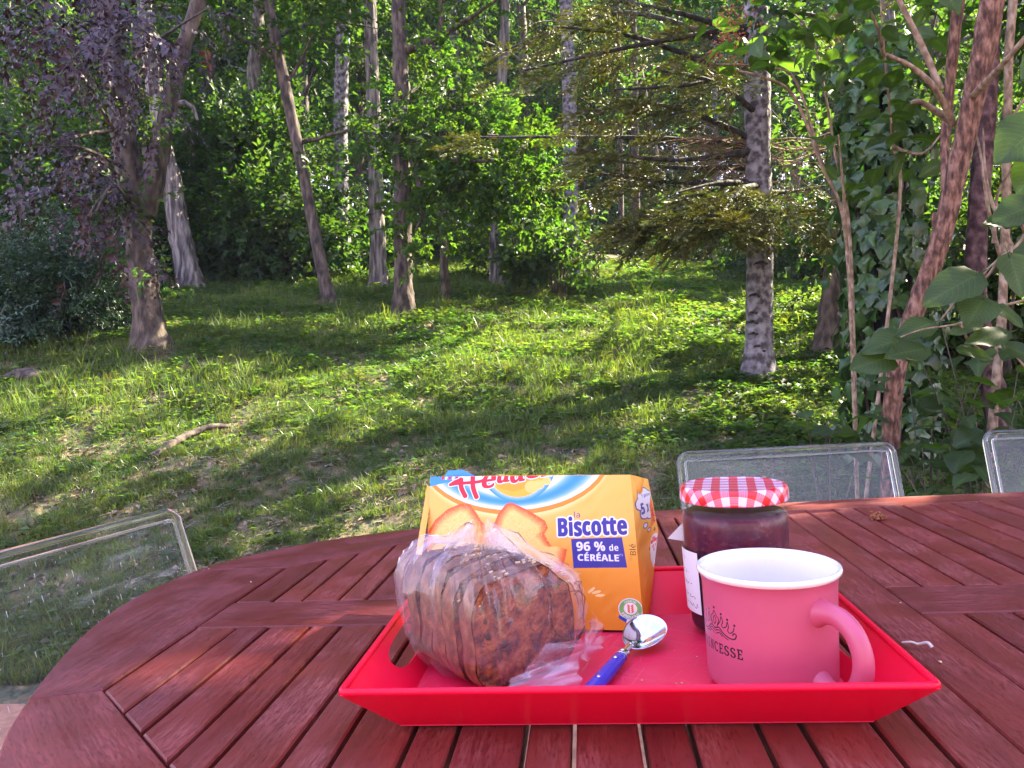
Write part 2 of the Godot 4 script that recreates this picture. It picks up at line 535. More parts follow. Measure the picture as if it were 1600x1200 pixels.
	mat("paper", lin(.78, .76, .74), 0.8)
	mat("dry_catkin", lin(.28, .09, .03), 0.7)
	mat("pale_wisp", lin(.55, .46, .40), 0.6)
	mat("stone_dark", lin(.07, .05, .045), 0.9)
	mat("violet_paint", lin(.16, .03, .20), 0.6)

# ------------------------------------------------------------------ leaves
func leaf_simple(m: MB, b: Vector3, dir: Vector3, up: Vector3, L: float, W: float, col: Color, fold := 0.25) -> void:   # a folded leaf of four faces
	dir = dir.normalized()
	var s := dir.cross(up).normalized()
	var n := s.cross(dir).normalized()
	var mid := b + dir * L * 0.5 - n * L * 0.06
	var i := m.p(b, Vector2(0.5, 0), col)
	var k := m.p(mid, Vector2(0.5, 0.5), col)
	var t := m.p(b + dir * L - n * L * 0.2, Vector2(0.5, 1), col)
	var l := m.p(b + dir * L * 0.42 - s * W * 0.5 + n * W * fold, Vector2(0, 0.5), col)
	var r := m.p(b + dir * L * 0.42 + s * W * 0.5 + n * W * fold, Vector2(1, 0.5), col)
	m.tri(i, k, l); m.tri(k, t, l); m.tri(i, r, k); m.tri(k, r, t)

func sprig(seed: int, n: int, L: float, W: float, length: float, jitter := 0.35, lobed := false) -> ArrayMesh:   # a twig with leaves set along it
	var r := RandomNumberGenerator.new()
	r.seed = seed
	var m := MB.new()
	var pts := []
	for i in 5: pts.append(Vector3(r.randfn() * 0.02, r.randfn() * 0.02 - length * 0.12 * pow(i / 4.0, 2.0), length * i / 4.0))
	tube(m, pts, [0.004, 0.0015], 3, 0.0, 1.0, 1.0, Color(0.9, 0.45, 0.6), false)
	for i in n:
		var t := (i + 0.6) / n
		var b: Vector3 = (pts[mini(int(t * 4), 3)] as Vector3).lerp(pts[mini(int(t * 4) + 1, 4)], fposmod(t * 4.0, 1.0))
		var sd := 1.0 if i % 2 else -1.0
		var dir := Vector3(sd * r.randf_range(0.5, 1.1), r.randfn() * jitter - 0.15, r.randf_range(0.3, 0.9))
		if i == n - 1: dir = Vector3(0, -0.2, 1)
		var k := r.randf_range(0.55, 0.9)
		var col := Color(k * r.randf_range(0.9, 1.1), k, k * r.randf_range(0.8, 1.1))
		var sc := r.randf_range(0.7, 1.15)
		b += rv_of(r, length * 0.05)
		var up := Vector3(r.randfn() * jitter, 1.0, r.randfn() * jitter)
		if lobed:
			leaf_simple(m, b, dir, up, L * sc, W * 0.62 * sc, col)
			var dn := dir.normalized()
			var s := dn.cross(up).normalized()
			leaf_simple(m, b + dn * L * 0.35 * sc, dn * 0.8 + s, up, L * 0.42 * sc, W * 0.42 * sc, col)
			leaf_simple(m, b + dn * L * 0.35 * sc, dn * 0.8 - s, up, L * 0.42 * sc, W * 0.42 * sc, col)
		else:
			leaf_simple(m, b, dir, up, L * sc, W * sc, col)
	return m.mesh(false, true)

func rv_of(r: RandomNumberGenerator, s: float) -> Vector3: return Vector3(r.randfn(), r.randfn(), r.randfn()) * s

func needle_spray(seed: int) -> ArrayMesh:               # a flat conifer spray: side twigs thick with needles
	var r := RandomNumberGenerator.new()
	r.seed = seed
	var m := MB.new()
	var L := 0.26
	for tw in 9:
		var z := L * tw / 9.0
		var sd := 1.0 if tw % 2 else -1.0
		var a := Vector3(0, -0.03 * pow(z / L, 2.0), z)
		var tl := (0.13 - 0.07 * z / L) * r.randf_range(0.8, 1.2)
		var d := Vector3(sd * 0.8, r.randf_range(-0.25, 0.1), 0.75).normalized()
		if tw == 8: d = Vector3(0, -0.15, 1).normalized()
		tube(m, [a, a + d * tl], [0.003, 0.0015], 3, 0.0, 1.0, 1.0, Color(0.6, 0.35, 0.5), false)
		for i in 18:
			var b := a + d * tl * (i + 0.5) / 18.0
			var side := d.cross(Vector3.UP).normalized() * (1.0 if i % 2 else -1.0)
			var nd := (side * r.randf_range(0.5, 1.0) + Vector3.UP * r.randf_range(-0.3, 0.6) + d * 0.8).normalized()
			var w := nd.cross(rv_of(r, 1.0)).normalized() * 0.0044
			var k := r.randf_range(0.4, 0.75)
			var tip := 1.0 + 0.4 * i / 22.0
			var col := Color(k * tip, k * tip, k * 0.8)
			var i0 := m.p(b - w, Vector2.ZERO, col)
			m.p(b + w, Vector2.ZERO, col)
			m.p(b + nd * 0.030, Vector2.ZERO, col)
			m.tri(i0, i0 + 1, i0 + 2)
	return m.mesh(false, true)

func broad_leaf(L: float, W: float, fold: float, curl: float, seed: int, lobes := 0, col := Color.WHITE) -> ArrayMesh:   # one large leaf with a stalk; heart-shaped, or ivy-like with lobes
	var r := RandomNumberGenerator.new()
	r.seed = seed
	var m := MB.new()
	var nt := 12
	var ns := 6
	var tw := r.randfn() * 0.15
	var ph := r.randf() * TAU
	for i in nt + 1:
		var t := float(i) / nt
		var w := W * 0.5 * pow(sin(PI * pow(t, 0.62)), 0.75) if t > 0.0 and t < 1.0 else W * 0.01
		if lobes: w *= 0.72 + 0.5 * exp(-pow((t - 0.36) / 0.10, 2.0)) + 0.15 * exp(-pow((t - 0.06) / 0.06, 2.0))
		w *= 1.0 + 0.035 * (1.0 if i % 2 else -1.0)
		for k in ns + 1:
			var s := 2.0 * k / ns - 1.0
			var back := 0.12 * L * absf(s) * exp(-pow(t / 0.16, 2.0))          # the heart's shoulders
			var z := L * t - back
			var y := fold * absf(s) * w - curl * L * t * t + 0.035 * L * sin(ph + t * 9.0 + s * 2.2) * absf(s) + tw * s * w
			var vein := 1.0
			if k == ns / 2: vein = 1.25
			var q := col * vein * (1.0 + 0.08 * sin(ph * 3.0 + t * 7.0 + s * 3.0))
			m.p(Vector3(s * w, y, z), Vector2(0.5 + s * 0.5, t), Color(q.r, q.g, q.b))
	for i in nt:
		for k in ns:
			var a := i * (ns + 1) + k
			m.quad(a, a + ns + 1, a + ns + 2, a + 1)
	tube(m, [Vector3(0, -0.02 * L, -0.32 * L), Vector3(0, 0, 0.02 * L)], [L * 0.012, L * 0.014], 4, 0.0, 1.0, 1.0, col * 1.2, false)
	return m.mesh(true, true)

func blade_tuft(seed: int, n: int, h: float, w: float, spread: float) -> ArrayMesh:
	var r := RandomNumberGenerator.new()
	r.seed = seed
	var m := MB.new()
	for i in n:
		var a := r.randf() * TAU
		var b := Vector3(cos(a), 0, sin(a)) * spread * sqrt(r.randf())
		var d := Vector3(r.randfn() * 0.35, 1.0, r.randfn() * 0.35)
		var hh := h * r.randf_range(0.45, 1.15)
		var s := Vector3(cos(a * 3.1), 0, sin(a * 3.1)) * w * 0.5
		var bend := Vector3(r.randfn(), -0.2, r.randfn()) * 0.28 * hh
		var k := r.randf_range(0.5, 0.9)
		var c := Color(k * r.randf_range(0.9, 1.1), k, k * 0.9)
		var q0 := b
		var q1 := b + d * hh * 0.55 + bend * 0.3
		var q2 := b + d * hh * 0.95 + bend
		var i0 := m.p(q0 - s, Vector2.ZERO, c)
		m.p(q0 + s, Vector2.ZERO, c); m.p(q1 - s * 0.8, Vector2.ZERO, c); m.p(q1 + s * 0.8, Vector2.ZERO, c); m.p(q2, Vector2.ZERO, c)
		m.tri(i0, i0 + 1, i0 + 3); m.tri(i0, i0 + 3, i0 + 2); m.tri(i0 + 2, i0 + 3, i0 + 4)
	return m.mesh(false, true)

func weed(seed: int, n: int, h: float, L: float) -> ArrayMesh:    # low leafy ground plant
	var r := RandomNumberGenerator.new()
	r.seed = seed
	var m := MB.new()
	for i in n:
		var a := TAU * i / n + r.randfn() * 0.5
		var out := Vector3(cos(a), 0, sin(a))
		var b := out * r.randf_range(0.2, 1.0) * L * 1.3 + Vector3.UP * h * r.randf_range(0.4, 1.1)
		var k := r.randf_range(0.6, 0.95)
		leaf_simple(m, b, out + Vector3.UP * r.randf_range(-0.2, 0.35), Vector3.UP + rv_of(r, 0.25), L * r.randf_range(0.7, 1.2), L * 0.7, Color(k, k, k * 0.95), 0.12)
	return m.mesh(false, true)

# ------------------------------------------------------------------ the place
func environment() -> void:
	var cam := Camera3D.new()
	cam.name = "camera"
	cam.transform = Transform3D(Basis(CX, CY, CZ), EYE)
	cam.fov = rad_to_deg(2.0 * atan(600.0 / F))
	cam.near = 0.05; cam.far = 600.0
	add_child(cam); cam.current = true
	var we := WorldEnvironment.new()
	var e := Environment.new()
	e.background_mode = Environment.BG_SKY
	var sm := ProceduralSkyMaterial.new()
	sm.sky_top_color = Color(0.55, 0.60, 0.86)
	sm.sky_horizon_color = Color(0.97, 0.92, 0.96)
	sm.sky_curve = 0.25
	sm.ground_horizon_color = Color(0.35, 0.38, 0.30); sm.ground_bottom_color = Color(0.2, 0.22, 0.15)
	sm.sun_angle_max = 20.0
	var n := FastNoiseLite.new()
	n.seed = 4; n.frequency = 0.006; n.fractal_octaves = 5
	var nt := NoiseTexture2D.new()
	nt.width = 1024; nt.height = 512; nt.seamless = true; nt.noise = n
	var g := Gradient.new()
	g.offsets = PackedFloat32Array([0.0, 0.52, 0.8]); g.colors = PackedColorArray([Color(1, 1, 1, 0), Color(1, 1, 1, 0), Color(1, 1, 1, 0.45)])
	nt.color_ramp = g
	sm.sky_cover = nt; sm.sky_cover_modulate = Color(1, 1, 1, 0.8)
	var sky := Sky.new()
	sky.sky_material = sm
	e.sky = sky
	e.background_energy_multiplier = 0.56
	e.tonemap_mode = Environment.TONE_MAPPER_LINEAR
	e.tonemap_exposure = 8.1
	e.fog_enabled = true
	e.fog_density = 0.001
	e.fog_light_color = Color(0.86, 0.90, 0.95)
	e.sdfgi_enabled = true; e.ssao_enabled = true; e.ssil_enabled = true
	we.environment = e
	we.name = "world_environment"
	add_child(we)
	var sun := DirectionalLight3D.new()
	sun.name = "sun"
	sun.light_energy = 1.6
	sun.light_color = Color(1.0, 0.95, 0.84)
	sun.light_angular_distance = 0.5
	sun.shadow_enabled = true
	sun.transform = Transform3D(Basis.looking_at(-SUN, Vector3.UP), Vector3(0, 12, 0))
	add_child(sun)

func terrain() -> void:
	var m := MB.new()
	var xs := []
	var zs := []
	var x := -160.0
	while x <= 160.0:
		xs.append(x)
		x += 0.12 if absf(x + 1.0) < 6.5 else (0.6 if absf(x) < 20.0 else 10.0)
	var z := 40.0
	while z >= -200.0:
		zs.append(z)
		z -= 0.12 if z < -2.0 and z > -13.0 else (0.8 if z < 0.5 and z > -32.0 else 8.0)
	for j in zs.size():
		for i in xs.size():
			m.p(Vector3(xs[i], land(xs[i], zs[j]) + (noise.get_noise_2d(xs[i] * 9.0, zs[j] * 9.0) * 0.025 if zs[j] < -2.6 else 0.0), zs[j]))
	var w := xs.size()
	for j in zs.size() - 1:
		for i in w - 1:
			var a := j * w + i
			m.quad(a, a + 1, a + w + 1, a + w)
	structure("lawn", m.mesh(false), M.lawn_soil)
	# the tiled terrace: one slab of grout, each tile a piece of its own
	var t := MB.new()
	rbox(t, Vector3(1.0, -0.02, 1.2), Vector3(9.0, 0.05, 7.3), 0.004)
	var terr := structure("terrace", t.mesh(false), M.stone_dark)
	var tm := MB.new()
	rbox(tm, Vector3.ZERO, Vector3(0.294, 0.016, 0.294), 0.003)
	var tile_mesh := tm.mesh(false)
	for i in 14:
		for j in 3:
			var o := part(terr, "tile", tile_mesh, M.terrace_tile)
			o.position = Vector3(-3.3 + i * 0.3, 0.012 + rf(-0.001, 0.001), -2.28 + j * 0.3)
	var far := MB.new()
	rbox(far, Vector3(1.0, 0.006, 1.75), Vector3(9.0, 0.012, 6.0), 0.003)
	part(terr, "paving", far.mesh(false), M.terrace_tile)

func house() -> void:                                    # the house behind the camera: seen only as a pale reflection in the chair backs
	var h := thing("house", "pale rendered house standing behind the terrace", "house", Vector3(1.5, 0, 5.6))
	var m := MB.new()
	rbox(m, Vector3(0, 1.5, 1.0), Vector3(9.0, 3.0, 2.0), 0.01)
	part(h, "wall", m.mesh(false), M.render_wall)
	var r := MB.new()
	for s in [0, 1]:
		var z0 := -0.5 if s == 0 else 2.5
		r.face(outward([Vector3(-4.9, 2.95, z0), Vector3(4.9, 2.95, z0), Vector3(4.9, 3.9, 1.0), Vector3(-4.9, 3.9, 1.0)], Vector3(0, 1, 0)))
		r.face(outward([Vector3(-4.9, 2.87, z0), Vector3(4.9, 2.87, z0), Vector3(4.9, 3.82, 1.0), Vector3(-4.9, 3.82, 1.0)], Vector3(0, -1, 0)))
		r.face(outward([Vector3(-4.9, 2.87, z0), Vector3(4.9, 2.87, z0), Vector3(4.9, 2.95, z0), Vector3(-4.9, 2.95, z0)], Vector3(0, 0, z0 - 1.0)))
	part(h, "roof", r.mesh(false), M.roof_tile)
	for x in [-2.6, 0.2, 2.8]:
		var f := MB.new()
		rbox(f, Vector3(x, 1.5, -0.03), Vector3(1.2, 1.4, 0.06), 0.008)
		part(h, "window_frame", f.mesh(false), M.shutter)
		var g := MB.new()
		rbox(g, Vector3(x, 1.5, -0.065), Vector3(1.0, 1.2, 0.012), 0.002)
		part(h, "window", g.mesh(false), M.window_pane)

func plan_sun() -> void:                                 # where the photograph shows sunlight: patches on the lawn and on the oak's low branch
	for s in [
		[820, 505, 0.55], [900, 500, 0.75], [980, 495, 0.8], [1050, 500, 0.75], [880, 535, 0.4], [1000, 530, 0.55], [1090, 530, 0.5],
		[660, 520, 0.30], [740, 520, 0.35], [800, 525, 0.3], [560, 560, 0.35],
		[350, 590, 0.36], [420, 585, 0.36], [490, 590, 0.36], [560, 605, 0.36], [620, 610, 0.36], [680, 590, 0.36], [740, 595, 0.34], [800, 580, 0.36], [860, 575, 0.3], [920, 580, 0.3], [980, 570, 0.26], [430, 625, 0.26], [520, 630, 0.22],
		[1000, 645, 0.26], [950, 650, 0.26], [1060, 640, 0.22], [1100, 600, 0.22], [900, 655, 0.16],
		[1260, 570, 0.3], [1310, 575, 0.28], [1240, 620, 0.15], [1200, 640, 0.17], [1290, 640, 0.17], [1330, 660, 0.12], [1220, 470, 0.5], [1250, 600, 0.2],
		[30, 630, 0.28], [90, 600, 0.13], [150, 670, 0.17], [210, 690, 0.15], [260, 640, 0.10], [40, 700, 0.17], [320, 690, 0.14], [190, 560, 0.1], [120, 720, 0.12],
		[60, 830, 0.08], [330, 740, 0.1], [960, 440, 0.3], [1040, 437, 0.35],
		]:
		var q := at(s[0], s[1], on_land(s[0], s[1]))
		sun_gaps.append([q, s[2] * 0.9 + 0.26])
	for s in [[700, 240, 7.9, 0.75], [790, 250, 7.9, 0.75], [640, 200, 8.1, 0.7], [660, 330, 8.0, 0.6], [840, 300, 7.9, 0.55], [740, 170, 8.1, 0.6],
		[1130, 330, 6.3, 0.45], [1060, 315, 5.4, 0.4], [1160, 310, 5.3, 0.4], [1000, 340, 5.4, 0.3], [1000, 130, 6.3, 0.5], [900, 110, 6.3, 0.4], [420, 190, 9.0, 0.3], [480, 210, 9.0, 0.3], [1300, 200, 4.2, 0.2], [1522, 487, 1.7, 0.11], [1490, 452, 1.7, 0.05], [1590, 225, 1.72, 0.06], [1140, 60, 3.2, 0.22], [1215, 80, 3.25, 0.2], [1290, 120, 3.3, 0.15]]:
		sun_gaps.append([at(s[0], s[1], s[2]), s[3] + 0.22])
	for s in [[520, 190, 16.0, 0.7], [560, 260, 15.0, 0.4], [1010, 60, 14.0, 0.8], [1080, 180, 14.0, 0.8], [1130, 250, 13.0, 0.5], [740, 110, 14.0, 0.6], [480, 90, 14.0, 0.5], [430, 330, 10.5, 0.4], [850, 400, 9.5, 0.3], [930, 200, 16.0, 0.5], [220, 190, 6.1, 0.16], [205, 120, 6.1, 0.12], [265, 180, 6.1, 0.12], [290, 330, 9.5, 0.2], [1490, 250, 2.7, 0.09], [1180, 440, 6.5, 0.1]]:
		sun_gaps.append([at(s[0], s[1], s[2]), s[3] + (0.2 if s[3] > 0.25 else 0.12)])
	for s in [[-0.33, -0.74, 0.03], [-0.312, -0.754, 0.03], [-0.293, -0.766, 0.03], [-0.249, -0.705, 0.025], [-0.27, -0.679, 0.025], [-0.33, -0.597, 0.02], [-0.245, -0.826, 0.02], [-0.231, -0.763, 0.02]]:
		sun_gaps.append([Vector3(s[0], TY, s[1]), s[2] + 0.31])

func lawn_cover() -> void:
	var tufts := [blade_tuft(1, 14, 0.065, 0.0042, 0.045), blade_tuft(2, 13, 0.095, 0.0045, 0.045), blade_tuft(3, 10, 0.13, 0.0055, 0.05), blade_tuft(4, 9, 0.18, 0.007, 0.06)]
	var weeds := [weed(5, 8, 0.03, 0.022), weed(6, 7, 0.045, 0.035), weed(7, 9, 0.06, 0.05)]
	var xs := [[], [], [], []]
	var ks := [[], [], [], []]
	var wx := [[], [], []]
	var wk := [[], [], []]
	var dry := []
	var dk := []
	for i in 125000:
		var d := 2.42 + 11.8 * pow(rng.randf(), 1.45)
		var x := rf(-0.74, 0.70) * (d + 0.7) - 0.09 * d
		var z := -d
		var y := land(x, z)
		var patch := noise.get_noise_2d(x * 1.7 + 30.0, z * 1.7) + 0.6 * noise.get_noise_2d(x * 6.0, z * 6.0 + 70.0)
		var bare := smoothstep(4.9, 3.2, d) * 0.20 + 0.28 * exp(-pow((x + 0.9) / 1.6, 2.0)) * smoothstep(5.5, 4.3, d)
		var sc := lerpf(0.75, 1.2, smoothstep(3.0, 9.0, d))
		var q := Vector3(x, y - 0.005, z)
		var basis := Basis(Vector3.UP, rng.randf() * TAU).scaled(Vector3.ONE * sc * rf(0.75, 1.25))
		if patch < -0.16 + bare * 0.65 and rng.randf() < 0.80: 
			if rng.randf() < 0.12:
				dry.append(Transform3D(Basis.from_euler(Vector3(rf(-0.5, 0.5), rng.randf() * TAU, rf(-0.5, 0.5))).scaled(Vector3.ONE * rf(0.6, 1.5)), q + Vector3(0, 0.012, 0)))
				var t := rf(0.6, 1.3)
				dk.append(Color(0.26 * t, 0.19 * t, 0.14 * t))
			continue
		var lush := noise.get_noise_2d(x * 0.8, z * 0.8 + 200.0)
		var warm := rf(0.8, 1.25)
		var col := Color(0.200 * warm, 0.280, 0.095) if lush > -0.1 else Color(0.130 * warm, 0.215, 0.070)
		col = col.lerp(Color(0.17, 0.175, 0.085), smoothstep(5.0, 3.2, d) * rf(0.0, 0.6))
		if rng.randf() < 0.06: col = Color(0.22, 0.19, 0.08)
		if rng.randf() < 0.28 + (0.30 if x > 0.6 else 0.0):
			var w := 0 if d < 4.5 and rng.randf() < 0.7 else (1 if rng.randf() < 0.6 else 2)
			if x > 1.0 and rng.randf() < 0.5: w = 2
			wx[w].append(Transform3D(basis, q)); wk[w].append(Color(col.r * 0.95, col.g, col.b * 1.1) * rf(0.75, 1.15))
		else:
			var k := 0
			var hi := lush + noise.get_noise_2d(x * 3.0, z * 3.0 + 400.0) * 0.5
			if d > 4.4 and hi > 0.12: k = 2 if rng.randf() < 0.35 else 1
			if d > 4.6 and hi > 0.30 and rng.randf() < 0.15: k = 3
			elif hi > -0.1 and rng.randf() < 0.5: k = 1
			xs[k].append(Transform3D(basis, q)); ks[k].append(col * rf(0.8, 1.2))
	for k in 4: many(self, "grass", tufts[k], M.grass, xs[k], ks[k]).set_meta("label", ["short mown grass of the lawn", "medium grass blades growing in the lawn", "long grass blades standing in the lawn", "tall grass tufts in the sunny part of the lawn"][k])
	for k in 3: many(self, "ground_cover", weeds[k], M.leaf, wx[k], wk[k]).set_meta("label", ["tiny leaved clover between the grass", "small leafy weeds in the lawn", "larger leafed ground cover on the lawn"][k])
	var lf := MB.new()
	leaf_simple(lf, Vector3(0, 0, -0.02), Vector3(0, 0, 1), Vector3.UP, 0.05, 0.028, Color(0.9, 0.9, 0.9), 0.3)
	many(self, "leaf_litter", lf.mesh(false, true), M.litter, dry, dk).set_meta("label", "dry brown leaves scattered on the bare patches of the lawn")
	for k in ["grass", "grass_001", "grass_002", "grass_003", "ground_cover", "ground_cover_001", "ground_cover_002", "leaf_litter"]:
		get_node(k).set_meta("category", "grass" if k.begins_with("grass") else ("ground cover" if k.begins_with("ground") else "leaf litter"))
	# straw and twigs lying about
	var sx := []
	var sk := []
	for i in 4600:
		var d := 2.45 + 4.6 * pow(rng.randf(), 1.6)
		var x := rf(-0.7, 0.5) * d
		var q := Vector3(x, land(x, -d) + 0.012, -d)
		sx.append(Transform3D(Basis.from_euler(Vector3(rf(-0.15, 0.15), rng.randf() * TAU, 0)).scaled(Vector3(1, 1, rf(0.5, 2.0))), q))
		var t := rf(0.5, 1.2)
		sk.append(Color(0.30 * t, 0.24 * t, 0.18 * t))
	var st := MB.new()
	tube(st, [Vector3(0, 0, -0.04), Vector3(0, 0.004, 0), Vector3(0, 0, 0.04)], [0.0018, 0.001], 4)
	var so := many(self, "dry_straw", st.mesh(false, true), M.litter, sx, sk)
	so.set_meta("label", "dry straw and thin twigs lying in the grass"); so.set_meta("category", "straw")

# ------------------------------------------------------------------ trees
var SPRIG := {}

func make_sprigs() -> void:
	SPRIG.broad = [sprig(101, 13, 0.085, 0.055, 0.34), sprig(102, 15, 0.075, 0.05, 0.38), sprig(103, 11, 0.095, 0.06, 0.30)]
	SPRIG.oak = [sprig(111, 10, 0.105, 0.075, 0.26, 0.5, true), sprig(112, 12, 0.10, 0.07, 0.28, 0.5, true)]
	SPRIG.beech = [sprig(121, 14, 0.062, 0.042, 0.34, 0.3), sprig(122, 12, 0.066, 0.045, 0.30, 0.3)]
	SPRIG.tiny = [sprig(131, 22, 0.036, 0.014, 0.26, 0.5), sprig(132, 20, 0.032, 0.013, 0.24, 0.5)]
	SPRIG.lilac = [sprig(141, 9, 0.085, 0.062, 0.26, 0.4), sprig(142, 8, 0.095, 0.066, 0.24, 0.4)]
	SPRIG.needle = [needle_spray(151), needle_spray(152)]

# foliage as twigs of one kind: each entry of where is [point, outward direction]; shafts of sun stay open
func foliage(parent: Node3D, kind: String, where: Array, material: Material, col: Color, scale := 1.0, vary := 0.25, keep_gaps := true, called := "foliage") -> void:
	var n: int = SPRIG[kind].size()
	var xs := []
	var ks := []
	for i in n:
		xs.append([]); ks.append([])
	for w in where:
		var q: Vector3 = w[0]
		var d: Vector3 = w[1]
		if keep_gaps and shadowed(q + d.normalized() * 0.17 * scale): continue
		if d.length_squared() < 1e-6: d = Vector3.FORWARD
		d = (d.normalized() + rv(0.35)).normalized()
		var up := (Vector3.UP + rv(0.3)).normalized()
		if absf(d.dot(up)) > 0.95: up = Vector3(1, 0.1, 0)
		var b := Basis.looking_at(-d, up).scaled(Vector3.ONE * scale * rf(0.75, 1.25))
		var i := rng.randi() % n
		xs[i].append(Transform3D(b, q))
		var t := rf(1.0 - vary, 1.0 + vary)
		ks[i].append(Color(col.r * t * rf(0.85, 1.2), col.g * t, col.b * t * rf(0.85, 1.2)) * 1.28)
	for i in n:
		if xs[i].size(): many(parent, called if i == 0 else "%s_%03d" % [called, i], SPRIG[kind][i], material, xs[i], ks[i])

func stem_from(px: Array, d: float, top: float, d_top := -1.0) -> Array:      # [points, radii] of a trunk seen at these [x, y, width] pixels, carried on to the height top
	var pts := []
	var rad := []
	for i in px.size():
		var dd: float = d if d_top < 0.0 else lerpf(d, d_top, float(i) / (px.size() - 1))
		pts.append(at(px[i][0], px[i][1], dd))
		rad.append(px[i][2] * 0.435 * dd / F)
	var dir: Vector3 = (pts[0] - pts[mini(1, pts.size() - 1)]).normalized()
	pts.insert(0, pts[0] + dir * 0.35); rad.insert(0, rad[0] * 1.25)
	var last: Vector3 = pts[-1]
	if top > last.y + 0.3:
		var up: Vector3 = (last - pts[-2]).normalized()
		up = (up + Vector3.UP * 0.5).normalized()
		pts.append(last + up * (top - last.y) * 0.5); rad.append(rad[-1] * 0.72)
		pts.append(last + up * (top - last.y)); rad.append(rad[-2] * 0.25)
	var n := pts.size()
	var per := 8
	var rr := []
	for i in n - 1:
		for k in per: rr.append(lerpf(rad[i], rad[i + 1], float(k) / per))
	rr.append(rad[-1])
	var sp := spline(pts, per)
	var foot := pts[1].y as float
	for i in rr.size(): rr[i] *= 1.0 + 0.38 * exp(-maxf(0.0, sp[i].y - foot) / 0.11)       # the flare of the root
	return [sp, rr]

func limb(from: Vector3, dir: Vector3, length: float, r0: float, droop := 0.15, wig := 0.12) -> Array:
	var pts := [from]
	var d := dir.normalized()
	var n := 6
	for i in n:
		d = (d + rv(wig) + Vector3.DOWN * droop * i / n).normalized()
		pts.append(pts[-1] + d * length / n)
	var rad := []
	for i in n + 1: rad.append(lerpf(r0, r0 * 0.18, float(i) / n))
	return [pts, rad]

# a broad-leaved tree: trunk, limbs and twigs. opt: lo, hi (heights of the limbs above ground), reach, limbs, twigs (per limb), kind, col, scale, bias (side the limbs prefer)
func tree(called: String, label: String, px: Array, d: float, bark_mat: Material, opt: Dictionary, group := "") -> Node3D:
	var base := at(px[0][0], px[0][1], d)
	var t := thing(called, label, "tree", Vector3.ZERO, 0.0, group)
	t.position = base
	var s := stem_from(px, d, base.y + opt.get("top", 9.0), opt.get("d_top", -1.0))
	var local := []
	for q in s[0]: local.append(q - base)
	var m := MB.new()
	tube(m, local, s[1], opt.get("sides", 22), opt.get("wob", 0.15))
	part(t, "trunk", m.mesh(), bark_mat)
	grow(t, local, s[1], bark_mat, opt)
	return t

func grow(t: Node3D, local: Array, rad: Array, bark_mat: Material, opt: Dictionary) -> void:
	var lm := MB.new()
	var where := []
	var base := t.position
	var n: int = opt.get("limbs", 14)
	var lo: float = opt.get("lo", 2.0)
	var hi: float = opt.get("hi", 8.0)
	var reach: float = opt.get("reach", 1.8)
	for i in n:
		var h := lerpf(lo, hi, (i + rng.randf()) / n)
		var j := 0
		while j < local.size() - 2 and local[j].y < h: j += 1
		var a := rng.randf() * TAU
		if not opt.get("far", false) and h > 3.4 and j < local.size() and (shadowed(local[j] + base + Vector3(cos(a), 0.5, sin(a)) * reach * 0.5) or shadowed(local[j] + base + Vector3(cos(a), 0.5, sin(a)) * reach * 0.9)) and rng.randf() < 0.75: continue
		var dir := Vector3(cos(a), rf(0.15, 0.75), sin(a)) + (opt.get("bias", Vector3.ZERO) as Vector3)
		var len := reach * rf(0.6, 1.15) * (1.0 - 0.45 * pow((h - lo) / maxf(hi - lo, 0.1), 2.0))
		var l := limb(local[j], dir, len, minf(rad[j] * 0.45, 0.05), opt.get("droop", 0.25))
		lm = MB.new()
		tube(lm, l[0], l[1], 6)
		part(t, "limb", lm.mesh(), bark_mat)
		for k in int(opt.get("twigs", 60)):
			var u := pow(rng.randf(), 0.6) * 5.99
			var p: Vector3 = (l[0][int(u)] as Vector3).lerp(l[0][int(u) + 1], u - int(u))
			var off := rv(0.16 * reach) * Vector3(1, 0.55, 1)
			var q := p + off
			where.append([q + base, off + (l[0][-1] - l[0][0]).normalized() * 0.25 + Vector3.DOWN * 0.05])
	var loc := []
	for w in where:
		if opt.get("far", false) or not shadowed(w[0] + (w[1] as Vector3).normalized() * 0.17 * opt.get("scale", 1.0)): loc.append([w[0] - base, w[1]])
	if loc.size(): foliage(t, opt.get("kind", "broad"), loc, opt.get("leafmat", M.leaf), opt.get("col", Color(0.055, 0.125, 0.03)), opt.get("scale", 1.0), 0.25, false)

